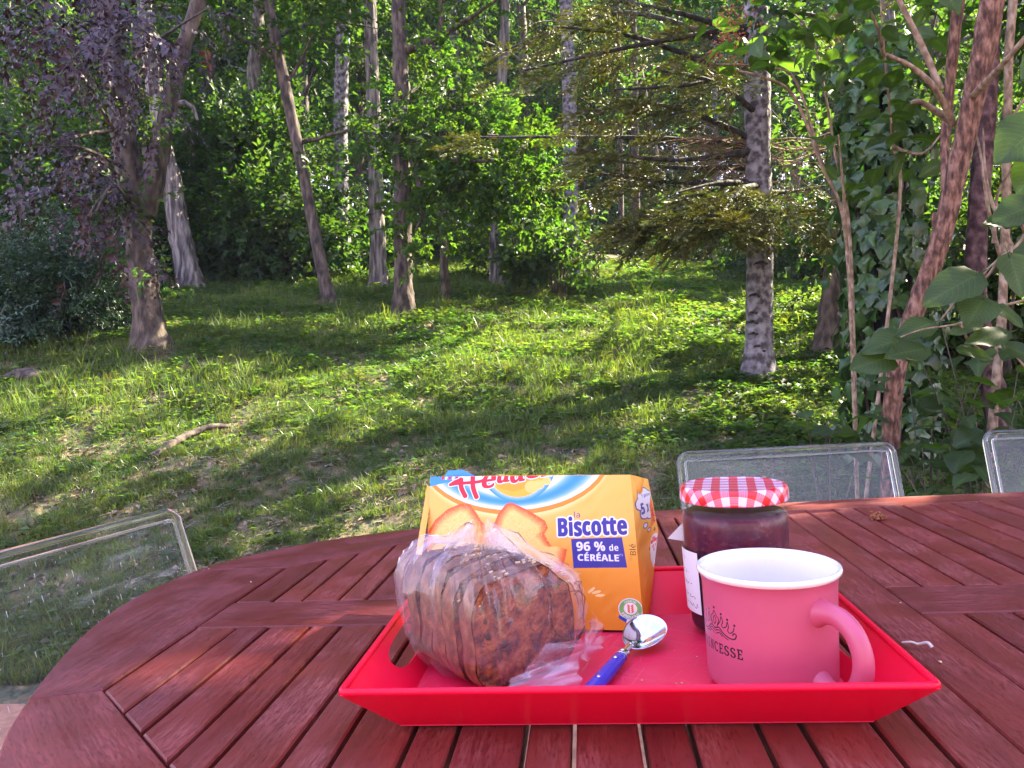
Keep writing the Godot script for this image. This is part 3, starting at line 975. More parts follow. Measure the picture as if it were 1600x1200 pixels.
func wood_edge() -> void:
	var green := Color(0.080, 0.142, 0.052)
	# the copper beech on the left: forked trunk, purple leaves hanging into the picture
	var d := on_land(235, 545)
	var t := tree("copper_beech", "forked copper beech with purple leaves, at the left edge of the lawn", [[237, 545, 58], [228, 470, 48], [217, 380, 44], [212, 335, 48], [196, 230, 42], [185, 150, 40], [160, 0, 34]], d, M.bark_brown,
		{"top": 9.0, "lo": 4.6, "hi": 8.5, "limbs": 9, "reach": 1.8, "twigs": 40, "kind": "beech", "leafmat": M.leaf_purple, "col": Color(0.045, 0.026, 0.034)})
	var m := MB.new()
	var q := []
	for s in [[222, 335, 0], [238, 290, 0], [250, 235, 0], [268, 150, 0], [282, 90, 0], [318, -20, 0]]: q.append(at(s[0], s[1], d) - t.position)
	q = spline(q, 6)
	tube(m, q, [0.10, 0.055], 10, 0.12)
	part(t, "limb", m.mesh(), M.bark_brown, "right fork of the trunk, thinner and mossy")
	var stub := MB.new()
	tube(stub, [at(262, 165, d) - t.position, at(290, 160, d) - t.position, at(302, 168, d) - t.position, at(309, 188, d) - t.position], [0.03, 0.012], 6, 0.1)
	part(t, "dead_stub", stub.mesh(), M.bark_pale)
	var loc := []
	var tw := MB.new()
	for s in [[195, 230, 30, 60, 4.9, 26], [190, 180, 110, 30, 5.3, 22], [190, 260, 60, 230, 5.0, 30], [205, 300, 130, 350, 5.2, 26], [200, 120, 90, 120, 4.6, 30], [185, 60, 240, 40, 5.0, 34], [185, 40, 40, 10, 4.4, 30], [185, 30, 130, -20, 5.2, 30], [200, 200, 20, 260, 5.2, 26], [205, 310, 115, 400, 5.4, 14], [210, 330, 150, 330, 5.0, 14], [210, 90, 330, 10, 5.6, 24], [205, 150, 255, 160, 5.4, 16], [190, 280, 80, 300, 5.3, 20], [200, 60, 160, 90, 4.7, 26], [200, 20, 10, 110, 5.2, 30]]:
		var a := at(s[0], s[1], d - 0.1) - t.position
		var b := at(s[2], s[3], s[4]) - t.position
		var c := a.lerp(b, 0.55) + Vector3.UP * rf(0.0, 0.25)
		var sp := spline([a, c, b], 6)
		tw = MB.new()
		tube(tw, sp, [0.02, 0.004], 5)
		part(t, "limb", tw.mesh(), M.bark_brown)
		for k in int(s[5] * 0.75):
			var u := pow(rng.randf(), 0.7) * 11.99
			var p: Vector3 = (sp[int(u)] as Vector3).lerp(sp[int(u) + 1], u - int(u))
			var off := rv(0.15)
			loc.append([p + off + Vector3.DOWN * 0.05, off + Vector3.DOWN * 0.25 + (b - a).normalized() * 0.2])
	foliage(t, "beech", loc, M.leaf_purple, Color(0.050, 0.030, 0.036), 0.8, 0.4, false, "hanging_foliage")
	var loc2 := []
	for s in [[190, 315, 40, 10, 16], [140, 345, 20, 16, 6], [245, 435, 14, 6, 4], [235, 170, 30, 25, 8], [232, 190, 10, 12, 6]]:
		for k in s[4]: loc2.append([at(s[0] + rng.randfn() * s[2], s[1] + rng.randfn() * s[3], d - 0.45 + rng.randfn() * 0.15) - t.position, rv(1.0)])
	foliage(t, "beech", loc2, M.leaf, green, 0.8, 0.2, false, "green_shoots")

	# trunks along the wood's edge, left to right
	tree("pine_tree", "leaning tree with pale deeply furrowed bark, just right of the copper beech", [[300, 455, 44], [285, 385, 38], [268, 285, 34], [252, 210, 28], [235, 90, 26], [225, 0, 24]], on_land(300, 455), M.bark_pale, {"top": 11.0, "lo": 4.2, "hi": 10.5, "limbs": 12, "reach": 2.0, "twigs": 55, "wob": 0.22, "col": green})
	tree("ivy_clad_tree", "dark trunk wrapped in black-green ivy, deep in the wood on the left", [[352, 440, 44], [345, 330, 46], [338, 220, 44], [325, 100, 40], [318, 0, 36]], 13.5, M.bark_dark, {"top": 12.0, "lo": 1.0, "hi": 9.0, "limbs": 30, "reach": 0.8, "twigs": 40, "col": Color(0.02, 0.05, 0.018), "leafmat": M.leaf_glossy})
	tree("broadleaf_tree", "slim grey tree curving left at its top, in front of the ivy-clad trunk", [[440, 440, 26], [428, 330, 25], [413, 200, 26], [397, 130, 24], [405, 0, 20]], 11.6, M.bark_grey, {"top": 10.0, "lo": 3.0, "hi": 9.0, "limbs": 14, "reach": 2.0, "twigs": 55, "col": green})
	tree("broadleaf_tree", "thin brown tree leaning far left with leafy side shoots", [[517, 480, 24], [497, 390, 20], [478, 290, 20], [455, 180, 20], [430, 60, 20], [420, 0, 18]], on_land(517, 480), M.bark_brown, {"top": 8.5, "lo": 1.8, "hi": 7.5, "limbs": 15, "reach": 1.3, "twigs": 42, "col": green})
	tree("broadleaf_tree", "smooth grey straight tree behind the leaning brown one", [[541, 462, 25], [536, 350, 24], [532, 200, 25], [536, 60, 24], [538, 0, 22]], 11.5, M.bark_silver, {"top": 11.0, "lo": 4.0, "hi": 10.0, "limbs": 10, "reach": 1.8, "twigs": 45, "col": green})
	tree("pine_tree", "straight tree with pale cracked bark, left of the oak", [[592, 450, 32], [588, 330, 26], [585, 200, 24], [580, 80, 23], [578, 0, 22]], on_land(592, 450), M.bark_pale, {"top": 12.0, "lo": 4.5, "hi": 11.0, "limbs": 10, "reach": 1.8, "twigs": 45, "wob": 0.2, "col": green})
	var od := on_land(630, 497)
	var oak := tree("oak_tree", "brown oak with a low sunlit branch reaching right over the lawn", [[631, 497, 38], [630, 440, 33], [629, 340, 31], [628, 240, 30], [626, 120, 27], [622, 0, 25]], od, M.bark_brown, {"top": 9.0, "lo": 4.4, "hi": 8.5, "limbs": 12, "reach": 2.2, "twigs": 45, "kind": "oak", "col": green})
	var om := MB.new()
	var oloc := []
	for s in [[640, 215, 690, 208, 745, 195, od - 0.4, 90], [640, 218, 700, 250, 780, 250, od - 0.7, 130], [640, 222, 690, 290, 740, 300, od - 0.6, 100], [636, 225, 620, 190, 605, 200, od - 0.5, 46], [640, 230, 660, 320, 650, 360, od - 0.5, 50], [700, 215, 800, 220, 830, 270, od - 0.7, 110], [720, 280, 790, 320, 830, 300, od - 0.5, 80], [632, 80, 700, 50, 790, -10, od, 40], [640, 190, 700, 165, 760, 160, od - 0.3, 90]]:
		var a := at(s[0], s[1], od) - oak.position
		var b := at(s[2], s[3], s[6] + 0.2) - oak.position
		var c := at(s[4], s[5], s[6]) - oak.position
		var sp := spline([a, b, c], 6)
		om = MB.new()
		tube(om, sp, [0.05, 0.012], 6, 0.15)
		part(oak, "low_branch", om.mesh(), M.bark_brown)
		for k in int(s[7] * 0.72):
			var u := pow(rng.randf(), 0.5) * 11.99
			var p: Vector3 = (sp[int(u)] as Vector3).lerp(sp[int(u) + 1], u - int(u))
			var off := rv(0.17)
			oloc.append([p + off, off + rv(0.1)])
	foliage(oak, "oak", oloc, M.leaf, Color(0.105, 0.185, 0.045), 0.9, 0.25, false, "sun_tinted_low_foliage")  # lighter green than the oak crown: sunlight on this branch put into leaf colour
	tree("sapling", "very thin straight stem right of the oak", [[697, 475, 16], [692, 360, 13], [688, 250, 12], [690, 120, 11]], on_land(697, 475), M.bark_brown, {"top": 6.0, "lo": 2.0, "hi": 5.5, "limbs": 8, "reach": 1.0, "twigs": 26, "col": green})
	tree("pine_tree", "thin tree with flaking pale bark, midway between the oak and the spruce", [[778, 447, 24], [772, 380, 19], [778, 250, 18], [788, 60, 17], [790, 0, 16]], on_land(778, 447), M.bark_pale, {"top": 11.0, "lo": 4.5, "hi": 10.0, "limbs": 10, "reach": 1.5, "twigs": 40, "wob": 0.2, "col": green})
	tree("pine_tree", "tall pale grey trunk with a bright right edge, behind the spruce boughs", [[895, 452, 27], [892, 330, 26], [891, 210, 25], [888, 100, 24], [884, 0, 22]], on_land(895, 452), M.bark_silver, {"top": 12.0, "lo": 5.0, "hi": 11.0, "limbs": 10, "reach": 1.6, "twigs": 40, "wob": 0.15, "col": green})
	tree("broadleaf_tree", "slim trunk standing in the shade, first right of the pale grey trunk", [[972, 425, 13], [970, 320, 11], [968, 150, 10]], 15.5, M.bark_brown, {"top": 9.0, "lo": 2.5, "hi": 8.0, "limbs": 12, "reach": 1.8, "twigs": 40, "col": green})
	tree("broadleaf_tree", "thicker trunk standing in the shade, second right of the pale grey trunk", [[993, 420, 20], [992, 300, 17], [990, 120, 15]], 16.0, M.bark_brown, {"top": 9.5, "lo": 2.5, "hi": 8.5, "limbs": 12, "reach": 1.8, "twigs": 40, "col": green})
	tree("broadleaf_tree", "sturdy trunk standing in the shade, right of the spruce trunk", [[1300, 548, 62], [1305, 470, 48], [1310, 380, 40], [1318, 200, 36], [1320, 0, 30]], on_land(1300, 548), M.bark_brown, {"top": 9.0, "lo": 3.2, "hi": 8.0, "limbs": 14, "reach": 1.8, "twigs": 45, "col": green})

	# the wood behind: rows of trees, each with its own trunk and crown
	var spots := ["behind the bluish bush, second from the left edge", "behind the copper beech, half hidden by its leaves", "left of the furrowed leaning tree", "between the ivy-clad trunk and the slim curving tree", "left of the leaning brown tree", "right of the smooth grey tree", "just right of the oak trunk", "between the oak and the flaking pale tree", "left of the tall pale grey trunk", "right of the tall pale grey trunk", "behind the left tips of the spruce boughs", "behind the spruce boughs next to its trunk", "right of the spruce trunk", "behind the ivy column", "behind the leaning reddish trunk", "at the right edge behind the tan stem", "at the far left", "behind the copper beech fork", "behind the ivy-clad trunk", "behind the slim curving tree", "behind the cracked pale tree", "behind the oak branch", "above the low oak leaves", "behind the tall pale grey trunk", "behind the two dark trunks", "behind the spruce trunk", "behind the lilac shoots", "behind the leaning reddish trunk", "off the left edge", "left of the copper beech", "behind the furrowed leaning tree", "behind the ivy-clad trunk", "behind the smooth grey tree", "behind the oak", "behind the flaking pale tree", "left of the tall pale grey trunk", "right of the tall pale grey trunk", "behind the spruce boughs", "behind the spruce trunk", "behind the ivy column", "behind the reddish trunk", "off the right edge"]
	var k := 0
	for s in [[30, 420, 15.5], [110, 415, 18.0], [175, 410, 20.0], [395, 425, 17.0], [480, 425, 16.0], [560, 425, 18.0], [665, 425, 17.5], [735, 428, 15.5], [835, 425, 17.0], [930, 425, 19.0], [1060, 418, 17.0], [1120, 415, 20.0], [1235, 420, 14.0], [1400, 425, 15.0], [1500, 430, 13.0], [1590, 430, 16.0],
		[60, 405, 24.0], [250, 405, 24.0], [340, 400, 27.0], [450, 405, 23.0], [615, 405, 26.0], [700, 405, 24.0], [800, 405, 27.0], [880, 405, 24.0], [1010, 405, 26.0], [1150, 405, 27.0], [1300, 405, 23.0], [1450, 405, 26.0], [-20, 402, 30.0], [130, 402, 31.0], [290, 402, 33.0], [400, 402, 30.0], [520, 402, 32.0], [640, 402, 30.0], [750, 402, 33.0], [850, 402, 31.0], [950, 402, 32.0], [1080, 402, 31.0], [1200, 402, 33.0], [1350, 402, 30.0], [1500, 402, 32.0], [1620, 402, 30.0]]:
		var far: bool = s[2] > 22.0
		var w: float = rf(0.17, 0.30) * F / s[2]
		var g := green
		var lean := rng.randfn() * 10.0
		var base_y: float = s[1]
		tree("woodland_tree", ("tree standing back in the wood, " if not far else ("distant tree at the back of the wood, " if s[2] < 29.0 else "hindmost tree of the wood, ")) + spots[k], [[s[0], base_y, w * 1.25], [s[0] - 6 + lean, base_y - 130, w], [s[0] - 14 + lean * 2.0, base_y - 300, w * 0.85]], s[2], [M.bark_grey, M.bark_brown, M.bark_brown, M.bark_silver][k % 4],
			{"top": rf(9.0, 12.0), "lo": 0.5 if k % 3 == 0 or s[2] > 29.0 else 3.2, "hi": 10.0, "limbs": 34 if far else 20, "reach": 3.2 if far else 2.2, "twigs": 34 if far else 38, "scale": 2.2 if s[2] > 29.0 else (2.0 if far else 1.35), "col": g, "sides": 9, "far": s[2] > 20.5}, "trees of the wood behind the lawn" if not far else "trees at the back of the wood")
		k += 1

func shrub(called: String, label: String, c: Vector3, r: Vector3, n: int, kind: String, leaf_mat: Material, col: Color, scale := 1.0, group := "", bark_mat: Material = null) -> Node3D:
	var t := thing(called, label, "shrub", Vector3(c.x, land(c.x, c.z), c.z), 0.0, group)
	var m := MB.new()
	var loc := []
	var h := c.y - t.position.y
	var stems := 7
	for i in stems:
		var a := TAU * i / stems + rng.randf()
		var e := Vector3(cos(a) * r.x * rf(0.2, 0.85), h + r.y * rf(-0.2, 0.8), sin(a) * r.z * rf(0.2, 0.85))
		var sp := spline([Vector3(cos(a) * 0.08, -0.1, sin(a) * 0.08), e * Vector3(0.35, 0.5, 0.35), e], 5)
		m = MB.new()
		tube(m, sp, [0.022, 0.005], 5)
		part(t, "stem", m.mesh(), bark_mat if bark_mat else M.bark_brown)
	var clumps := []
	for i in 26: clumps.append(Vector3(0, h, 0) + rv(1.0).normalized() * pow(rng.randf(), 0.33) * 0.85 * r)
	for i in n:
		var cl: Vector3 = clumps[rng.randi() % 26]
		var q := cl + rv(0.20) * r
		if q.y < -0.05: q.y = rf(0.02, 0.3)
		if shadowed(q + t.position) and rng.randf() < 0.8: continue
		loc.append([q, (q - Vector3(0, h * 0.6, 0)) + rv(0.3)])
	foliage(t, kind, loc, leaf_mat, col, scale, 0.28, false)
	return t

func understorey() -> void:
	var green := Color(0.080, 0.142, 0.052)
	var s := [
		["hazel_shrub", "leafy shrub between the furrowed tree and the slim curving one", [365, 330, 11.0], [1.2, 1.3, 0.9], 900, "broad", green],
		["hazel_shrub", "shrub with fresh leaves at the foot of the slim curving tree", [445, 300, 10.6], [1.0, 1.2, 0.8], 700, "broad", green],
		["hazel_shrub", "low dark shrub in the hollow left of the leaning brown tree", [390, 405, 11.0], [1.3, 0.5, 0.8], 500, "broad", green],
		["hazel_shrub", "shrub filling the gap between the smooth grey tree and the cracked one", [545, 380, 13.0], [1.0, 0.9, 0.8], 480, "broad", green],
		["hazel_shrub", "dark shrub behind the oak's foot", [660, 400, 14.0], [1.3, 0.9, 0.8], 520, "broad", green],
		["hazel_shrub", "broad leafed shrub hanging low in front of the pale grey trunk", [870, 400, 9.6], [0.62, 0.42, 0.5], 260, "lilac", green],
		["hazel_shrub", "shrub left of the pale grey trunk, under the oak branch", [815, 345, 11.5], [0.8, 0.9, 0.8], 380, "broad", green],
		["hazel_shrub", "dim shrub behind the two dark trunks", [985, 380, 17.5], [2.0, 1.2, 1.0], 560, "broad", green],
		["hazel_shrub", "bright shrub at the sunny end of the lawn", [1085, 390, 15.5], [1.8, 1.0, 1.0], 560, "broad", green],
		["hazel_shrub", "bluish green bank of shrubs right of the spruce trunk", [1245, 410, 12.5], [1.2, 0.8, 0.8], 500, "broad", green],
		["hazel_shrub", "large shrub standing behind the ivy column", [1400, 250, 8.0], [1.6, 2.0, 1.0], 900, "broad", green],
		["hazel_shrub", "shrub behind the plum-coloured trunk on the right", [1560, 360, 6.5], [1.2, 1.5, 0.8], 700, "broad", green],
		["hazel_shrub", "tall thicket behind the copper beech", [150, 300, 11.5], [2.2, 2.0, 1.0], 1000, "broad", green],
		["hazel_shrub", "dark thicket at the far left behind the bluish bush", [20, 330, 10.0], [1.8, 1.6, 1.0], 700, "broad", green],
	]
	for k in s:
		var c := at(k[2][0], k[2][1], k[2][2])
		shrub(k[0], k[1], c, Vector3(k[3][0], k[3][1], k[3][2]), int(k[4] * 1.1), k[5], M.leaf, k[6], 1.1)
	var c2 := at(75, 465, 7.2)
	shrub("box_bush", "rounded bluish green small-leaved bush at the left edge of the lawn", c2, Vector3(0.95, 0.58, 0.7), 3000, "tiny", M.leaf_glossy, Color(0.055, 0.115, 0.055), 1.0)
	c2 = at(150, 440, 8.8)
	shrub("box_bush", "darker small-leaved bush behind the copper beech trunk", c2, Vector3(0.7, 0.5, 0.6), 1000, "tiny", M.leaf_glossy, Color(0.055, 0.115, 0.055), 1.0)
	# the tall trees outside the frame on the right whose crowns shade the lawn and the table
	for w in [[Vector3(5.6, 0, -4.4), 9.0, "tall tree outside the picture, shading the table"], [Vector3(7.6, 0, -8.2), 10.0, "tall tree outside the picture, shading the right of the lawn"], [Vector3(5.0, 0, -12.5), 11.0, "tall tree beyond the spruce, shading the middle of the lawn"]]:
		var p: Vector3 = w[0]
		p.y = land(p.x, p.z)
		var t := thing("shade_tree", w[2], "tree", p)
		var pts := [Vector3(0, -0.3, 0), Vector3(0.05, 2, 0), Vector3(-0.1, 5, 0.1), Vector3(0, w[1], 0)]
		var sp := spline(pts, 8)
		var rad := []
		for i in sp.size(): rad.append(lerpf(0.2, 0.04, float(i) / (sp.size() - 1)))
		var m := MB.new()
		tube(m, sp, rad, 12, 0.1)
		part(t, "trunk", m.mesh(), M.bark_grey)
		grow(t, sp, rad, M.bark_grey, {"lo": 2.2, "hi": w[1] - 0.5, "limbs": 44, "reach": 3.4, "twigs": 95, "col": green, "scale": 1.7, "droop": 0.1})

func spruce() -> void:
	var d := on_land(1185, 590)
	var t := tree("spruce_tree", "spruce with a silver scarred trunk and drooping olive boughs", [[1185, 590, 56], [1186, 540, 48], [1187, 430, 46], [1186, 330, 46], [1184, 240, 44], [1183, 130, 46], [1180, 0, 42]], d, M.bark_silver, {"top": 11.0, "limbs": 0, "twigs": 0, "wob": 0.08})
	# old branch scars and knots
	for s in [[1180, 466, 16, 9], [1176, 507, 15, 7], [1178, 524, 12, 5], [1186, 543, 12, 4], [1195, 552, 10, 5], [1190, 415, 18, 8], [1172, 380, 12, 6], [1178, 490, 10, 4]]:
		var m := MB.new()
		var c := at(s[0], s[1], d - 0.118) - t.position
		var ring := []
		for i in 13: ring.append(c + CX * cos(PI * (0.06 + 0.88 * i / 12.0)) * s[2] * d / F * 0.62 + CY * sin(PI * (0.06 + 0.88 * i / 12.0)) * s[3] * d / F * 0.7 - CZ * 0.022 * absf(cos(PI * i / 12)))
		tube(m, ring, [0.003, 0.009, 0.012, 0.009, 0.003, 0.009, 0.012, 0.012, 0.009, 0.009, 0.006, 0.004, 0.002], 8, 0.25, 1.0, 0.6)
		part(t, "branch_scar", m.mesh(), M.bark_dark)
	var bm := MB.new()
	var loc := []
	var boughs := [[1190, 225, 1040, 165, 880, 180, 6.0, 150], [1185, 235, 1050, 250, 900, 232, 5.6, 140], [1180, 130, 1000, 60, 850, 40, 5.8, 150], [1180, 60, 1060, 20, 900, -10, 5.6, 130], [1180, 40, 1000, 70, 820, 110, 5.5, 150], [1185, 260, 1060, 262, 920, 245, 6.4, 110], [1186, 285, 1060, 285, 930, 270, 5.9, 60],
		[1186, 290, 1130, 285, 1060, 300, 5.4, 170], [1186, 300, 1110, 315, 1010, 340, 5.4, 190], [1188, 310, 1150, 325, 1090, 345, 5.3, 170], [1188, 310, 1195, 325, 1235, 340, 5.5, 110], [1188, 300, 1230, 300, 1290, 290, 6.3, 50], [1186, 290, 1160, 295, 1130, 330, 5.2, 150], [1188, 310, 1060, 330, 960, 345, 5.7, 110],
		[1185, 180, 1120, 130, 1030, 110, 5.4, 110], [1180, 20, 1250, 20, 1330, 40, 6.2, 40], [1186, 320, 1250, 330, 1320, 320, 7.2, 60], [1182, 100, 1090, 130, 960, 140, 5.3, 120], [1182, 90, 980, 20, 760, 90, 6.2, 110], [1186, 230, 1000, 215, 700, 215, 6.6, 90]]
	for s in boughs:
		var a := at(s[0], s[1], d) - t.position
		var b := at(s[2], s[3], lerpf(d, s[6], 0.6)) - t.position
		var c := at(s[4], s[5], s[6]) - t.position
		var sp := spline([a, b, c], 8)
		bm = MB.new()
		tube(bm, sp, [0.03, 0.006], 6, 0.1)
		part(t, "bough", bm.mesh(), M.bark_dark)
		var dir := (c - a).normalized()
		var n := int(s[7] * (0.21 if s[1] > 285 else 0.15))
		for k in n:
			var u := (0.18 + 0.82 * pow(rng.randf(), 0.7)) * 15.98
			var p: Vector3 = (sp[int(u)] as Vector3).lerp(sp[int(u) + 1], u - int(u))
			var sd := dir.cross(Vector3.UP).normalized() * (1.0 if rng.randf() < 0.5 else -1.0)
			var w := pow(rng.randf(), 0.8) * 0.24
			loc.append([p + sd * w + Vector3.DOWN * (w * 0.35 + rf(0.0, 0.06)), sd * 0.7 + dir * 0.8 + Vector3.DOWN * 0.35])
	foliage(t, "needle", loc, M.needle, Color(0.130, 0.150, 0.042), 1.05, 0.35, false)
	# dead lower twigs
	var dm := MB.new()
	for i in 46:
		var y := rf(215, 300)
		var sd := -1.0 if rng.randf() < 0.75 else 1.0
		var a := at(1186 + sd * 20, y, d) - t.position
		var l := limb(a, CX * sd + Vector3.UP * rf(-0.2, 0.25) + CZ * rf(-0.6, 0.8), rf(0.4, 1.1), 0.006, 0.1, 0.28)
		tube(dm, l[0], [0.006, 0.002], 4)
		for j in 3:
			var l2 := limb(l[0][2 + j], (l[0][3 + j] - l[0][2 + j]).normalized() + rv(0.5), rf(0.12, 0.35), 0.003, 0.1, 0.3)
			tube(dm, l2[0], [0.003, 0.0012], 3)
	part(t, "dead_twigs", dm.mesh(false), M.bark_tan).set_meta("kind", "stuff")

func right_side() -> void:
	var leaf_green := Color(0.115, 0.190, 0.065)
	# the reddish trunk with peeling bark that leans out of the top right corner
	var birch := thing("cherry_tree", "leaning tree with reddish peeling bark, right of the chair behind the table", "tree", at(1392, 700, 3.0))
	var s := stem_from([[1388, 880, 31], [1392, 700, 31], [1400, 580, 32], [1432, 480, 33], [1468, 380, 34], [1495, 270, 35], [1522, 150, 38], [1545, 40, 41], [1565, -110, 43], [1580, -260, 42]], 3.0, 5.2, 2.45)
	var loc := []
	for q in s[0]: loc.append(q - birch.position)
	var m := MB.new()
	tube(m, loc, s[1], 20, 0.09, 0.8)
	part(birch, "trunk", m.mesh(), M.bark_rose)
	var m2 := MB.new()
	var st := []
	for q in [[1478, 330, 2.8], [1476, 240, 2.85], [1480, 180, 2.85], [1488, 90, 2.8], [1500, -20, 2.75]]: st.append(at(q[0], q[1], q[2]) - birch.position)
	tube(m2, spline(st, 6), [0.014, 0.021], 10, 0.12)
	part(birch, "second_stem", m2.mesh(), M.bark_rose)
	var m3 := MB.new()
	for b in [[[1490, 195, 2.7], [1462, 140, 2.6], [1425, 105, 2.55], [1385, 85, 2.5]], [[1520, 150, 2.6], [1548, 120, 2.5], [1580, 85, 2.4], [1625, 30, 2.3]], [[1470, 140, 2.6], [1440, 70, 2.6], [1405, 0, 2.6], [1390, -40, 2.6]], [[1486, 190, 2.75], [1440, 160, 2.7], [1425, 160, 2.65]]]:
		var q := []
		for w in b: q.append(at(w[0], w[1], w[2]) - birch.position)
		m3 = MB.new()
		tube(m3, spline(q, 6), [0.013, 0.006], 7, 0.1)
		part(birch, "tan_branch", m3.mesh(), M.bark_tan)
	for f in [[1442, 435, 2.78, 0.05], [1420, 520, 2.84, 0.06], [1425, 500, 2.83, 0.045], [1460, 345, 2.75, 0.035], [1408, 575, 2.85, 0.04], [1412, 560, 2.86, 0.03]]:      # curls of loose bark
		var fm := MB.new()
		var c := at(f[0], f[1], f[2]) - birch.position
		for i in 7:
			for k in 4:
				var v := float(i) / 6.0
				var h := float(k) / 3.0
				var curl := sin(h * 1.6) * 0.012
				fm.p(c + CY * (v - 0.5) * f[3] * 1.6 + CX * (h - 0.6) * f[3] * 0.5 * (0.6 + 0.4 * sin(v * 3.0)) + CZ * curl)
		for i in 6:
			for k in 3:
				var a := i * 4 + k
				fm.quad(a, a + 1, a + 5, a + 4)
		part(birch, "bark_curl", fm.mesh(), M.bark_rose)
	var crown := []
	for i in 900: crown.append([Vector3(rf(0.4, 4.0), rf(2.6, 5.6), rf(-2.6, 0.6)) + rv(0.2), rv(1.0)])
	var ck := []
	for c in crown:
		if not shadowed(c[0] + birch.position): ck.append(c)
	foliage(birch, "broad", ck, M.leaf, Color(0.06, 0.13, 0.035), 1.3, 0.25, false)
	var bl := MB.new()
	for i in 16:
		var l := limb(loc[-1 - (i % 8)], Vector3(rf(0.2, 1.0), rf(-0.1, 0.7), rf(-0.8, 0.8)), rf(1.6, 3.2), 0.03, 0.1)
		if shadowed(l[0][3] + birch.position) or shadowed(l[0][5] + birch.position) or shadowed(l[0][4] + birch.position): continue
		bl = MB.new()
		tube(bl, l[0], l[1], 6)
		part(birch, "limb", bl.mesh(), M.bark_rose)

	var plum := thing("plum_tree", "dark plum-coloured trunk half hidden at the right edge", "tree", at(1560, 640, 4.2))
	var ps := stem_from([[1570, 760, 44], [1558, 640, 42], [1538, 550, 40], [1525, 460, 36], [1528, 330, 34], [1540, 200, 32], [1550, 0, 30]], 4.2, 6.0)
	var pl := []
	for q in ps[0]: pl.append(q - plum.position)
	var pm := MB.new()
	tube(pm, pl, ps[1], 14, 0.12)
	part(plum, "trunk", pm.mesh(), M.bark_plum)
	grow(plum, pl, ps[1], M.bark_plum, {"lo": 2.4, "hi": 5.0, "limbs": 14, "reach": 1.4, "twigs": 40, "col": Color(0.055, 0.13, 0.05)})

	var thin := thing("sapling", "thin tan stem rising at the right edge, in front of the plum-coloured trunk", "tree", at(1555, 630, 3.1))
	var tm := MB.new()
	var tp := []
	for q in [[1540, 800, 3.1], [1553, 640, 3.1], [1566, 480, 3.1], [1572, 330, 3.1], [1574, 200, 3.05], [1578, 60, 3.0], [1590, -60, 3.0]]: tp.append(at(q[0], q[1], q[2]) - thin.position)
	tube(tm, spline(tp, 6), [0.018, 0.016], 9, 0.1)
	part(thin, "trunk", tm.mesh(), M.bark_tan)
	var tb := MB.new()
	for b in [[[1568, 420, 3.1], [1545, 330, 3.0], [1532, 240, 3.0], [1520, 190, 3.0]], [[1590, 400, 2.9], [1555, 330, 2.9], [1540, 270, 2.9], [1536, 200, 2.9]], [[1572, 220, 3.05], [1590, 170, 3.0], [1615, 140, 3.0]], [[1553, 380, 3.0], [1560, 300, 3.0], [1600, 240, 2.9]]]:
		var q := []
		for w in b: q.append(at(w[0], w[1], w[2]) - thin.position)
		tb = MB.new()
		tube(tb, spline(q, 6), [0.009, 0.003], 6, 0.1)
		part(thin, "side_branch", tb.mesh(), M.bark_tan)

	# the ivy column
	var ivy := thing("ivy_column", "old stump overgrown with a tall column of glossy ivy, left of the reddish trunk", "ivy", at(1385, 700, 4.1))
	var im := MB.new()
	var ip := []
	for q in [[1385, 800, 4.1], [1388, 650, 4.1], [1385, 500, 4.1], [1375, 350, 4.15], [1370, 200, 4.2], [1372, 60, 4.2]]: ip.append(at(q[0], q[1], q[2]) - ivy.position)
	ip = spline(ip, 8)
	tube(im, ip, [0.10, 0.05], 12, 0.12)
	part(ivy, "stump", im.mesh(), M.bark_dark)
	var im2 := MB.new()
	for i in 9:
		var q := []
		var a := rng.randf() * TAU
		for j in range(0, ip.size(), 4): q.append(ip[j] + Vector3(cos(a + j * 0.05), 0, sin(a + j * 0.05)) * 0.115 + rv(0.012))
		im2 = MB.new()
		tube(im2, spline(q, 3), [0.012, 0.005], 5)
		part(ivy, "ivy_stem", im2.mesh(), M.bark_brown)
	var ivs := []
	for i in 5: ivs.append(broad_leaf(0.085, 0.085, 0.15, 0.25, 500 + i, 1, [Color(0.050, 0.110, 0.030), Color(0.060, 0.125, 0.034), Color(0.040, 0.090, 0.028), Color(0.075, 0.14, 0.04), Color(0.045, 0.10, 0.03)][i]))
	var rest := []
	var rk := []
	for i in 1500:
		var u := rng.randf() * (ip.size() - 1.01)
		var p: Vector3 = (ip[int(u)] as Vector3).lerp(ip[int(u) + 1], u - int(u))
		var toward := i < 270
		var a := rf(-1.7, 1.7) if toward else rng.randf() * TAU
		var dir := (CZ * cos(a) + CX * sin(a)).normalized()
		var bulge := 0.20 + 0.10 * noise.get_noise_2d(u * 9.0, a * 8.0) + (0.05 if toward else 0.0)
		var q := p + dir * bulge * rf(0.75, 1.12) + Vector3.UP * rf(-0.05, 0.05)
		if shadowed(q + ivy.position) and rng.randf() < 0.5: continue
		var tip := (Vector3.DOWN + dir * rf(0.2, 0.7) + rv(0.3)).normalized()
		var b := Basis.looking_at(-tip, dir + rv(0.25))
		var x := Transform3D(b.scaled(Vector3.ONE * rf(0.6, 1.15)), q)
		if toward:
			var o := part(ivy, "leaf", ivs[rng.randi() % 5], M.leaf_glossy_veined)
			o.transform = x
		else:
			rest.append(x)
			rk.append(Color(1, 1, 1) * rf(0.7, 1.1))
	many(ivy, "ivy_leaves", ivs[1], M.leaf_glossy, rest, rk)

	# lilac: thin tan shoots that arch to the upper left, heart-shaped leaves and a spent brown flower head
	var lil := thing("lilac_shrub", "lilac with heart-shaped leaves and brown spent flowers, in front of the spruce trunk", "shrub", at(1330, 760, 3.4))
	var lm := MB.new()
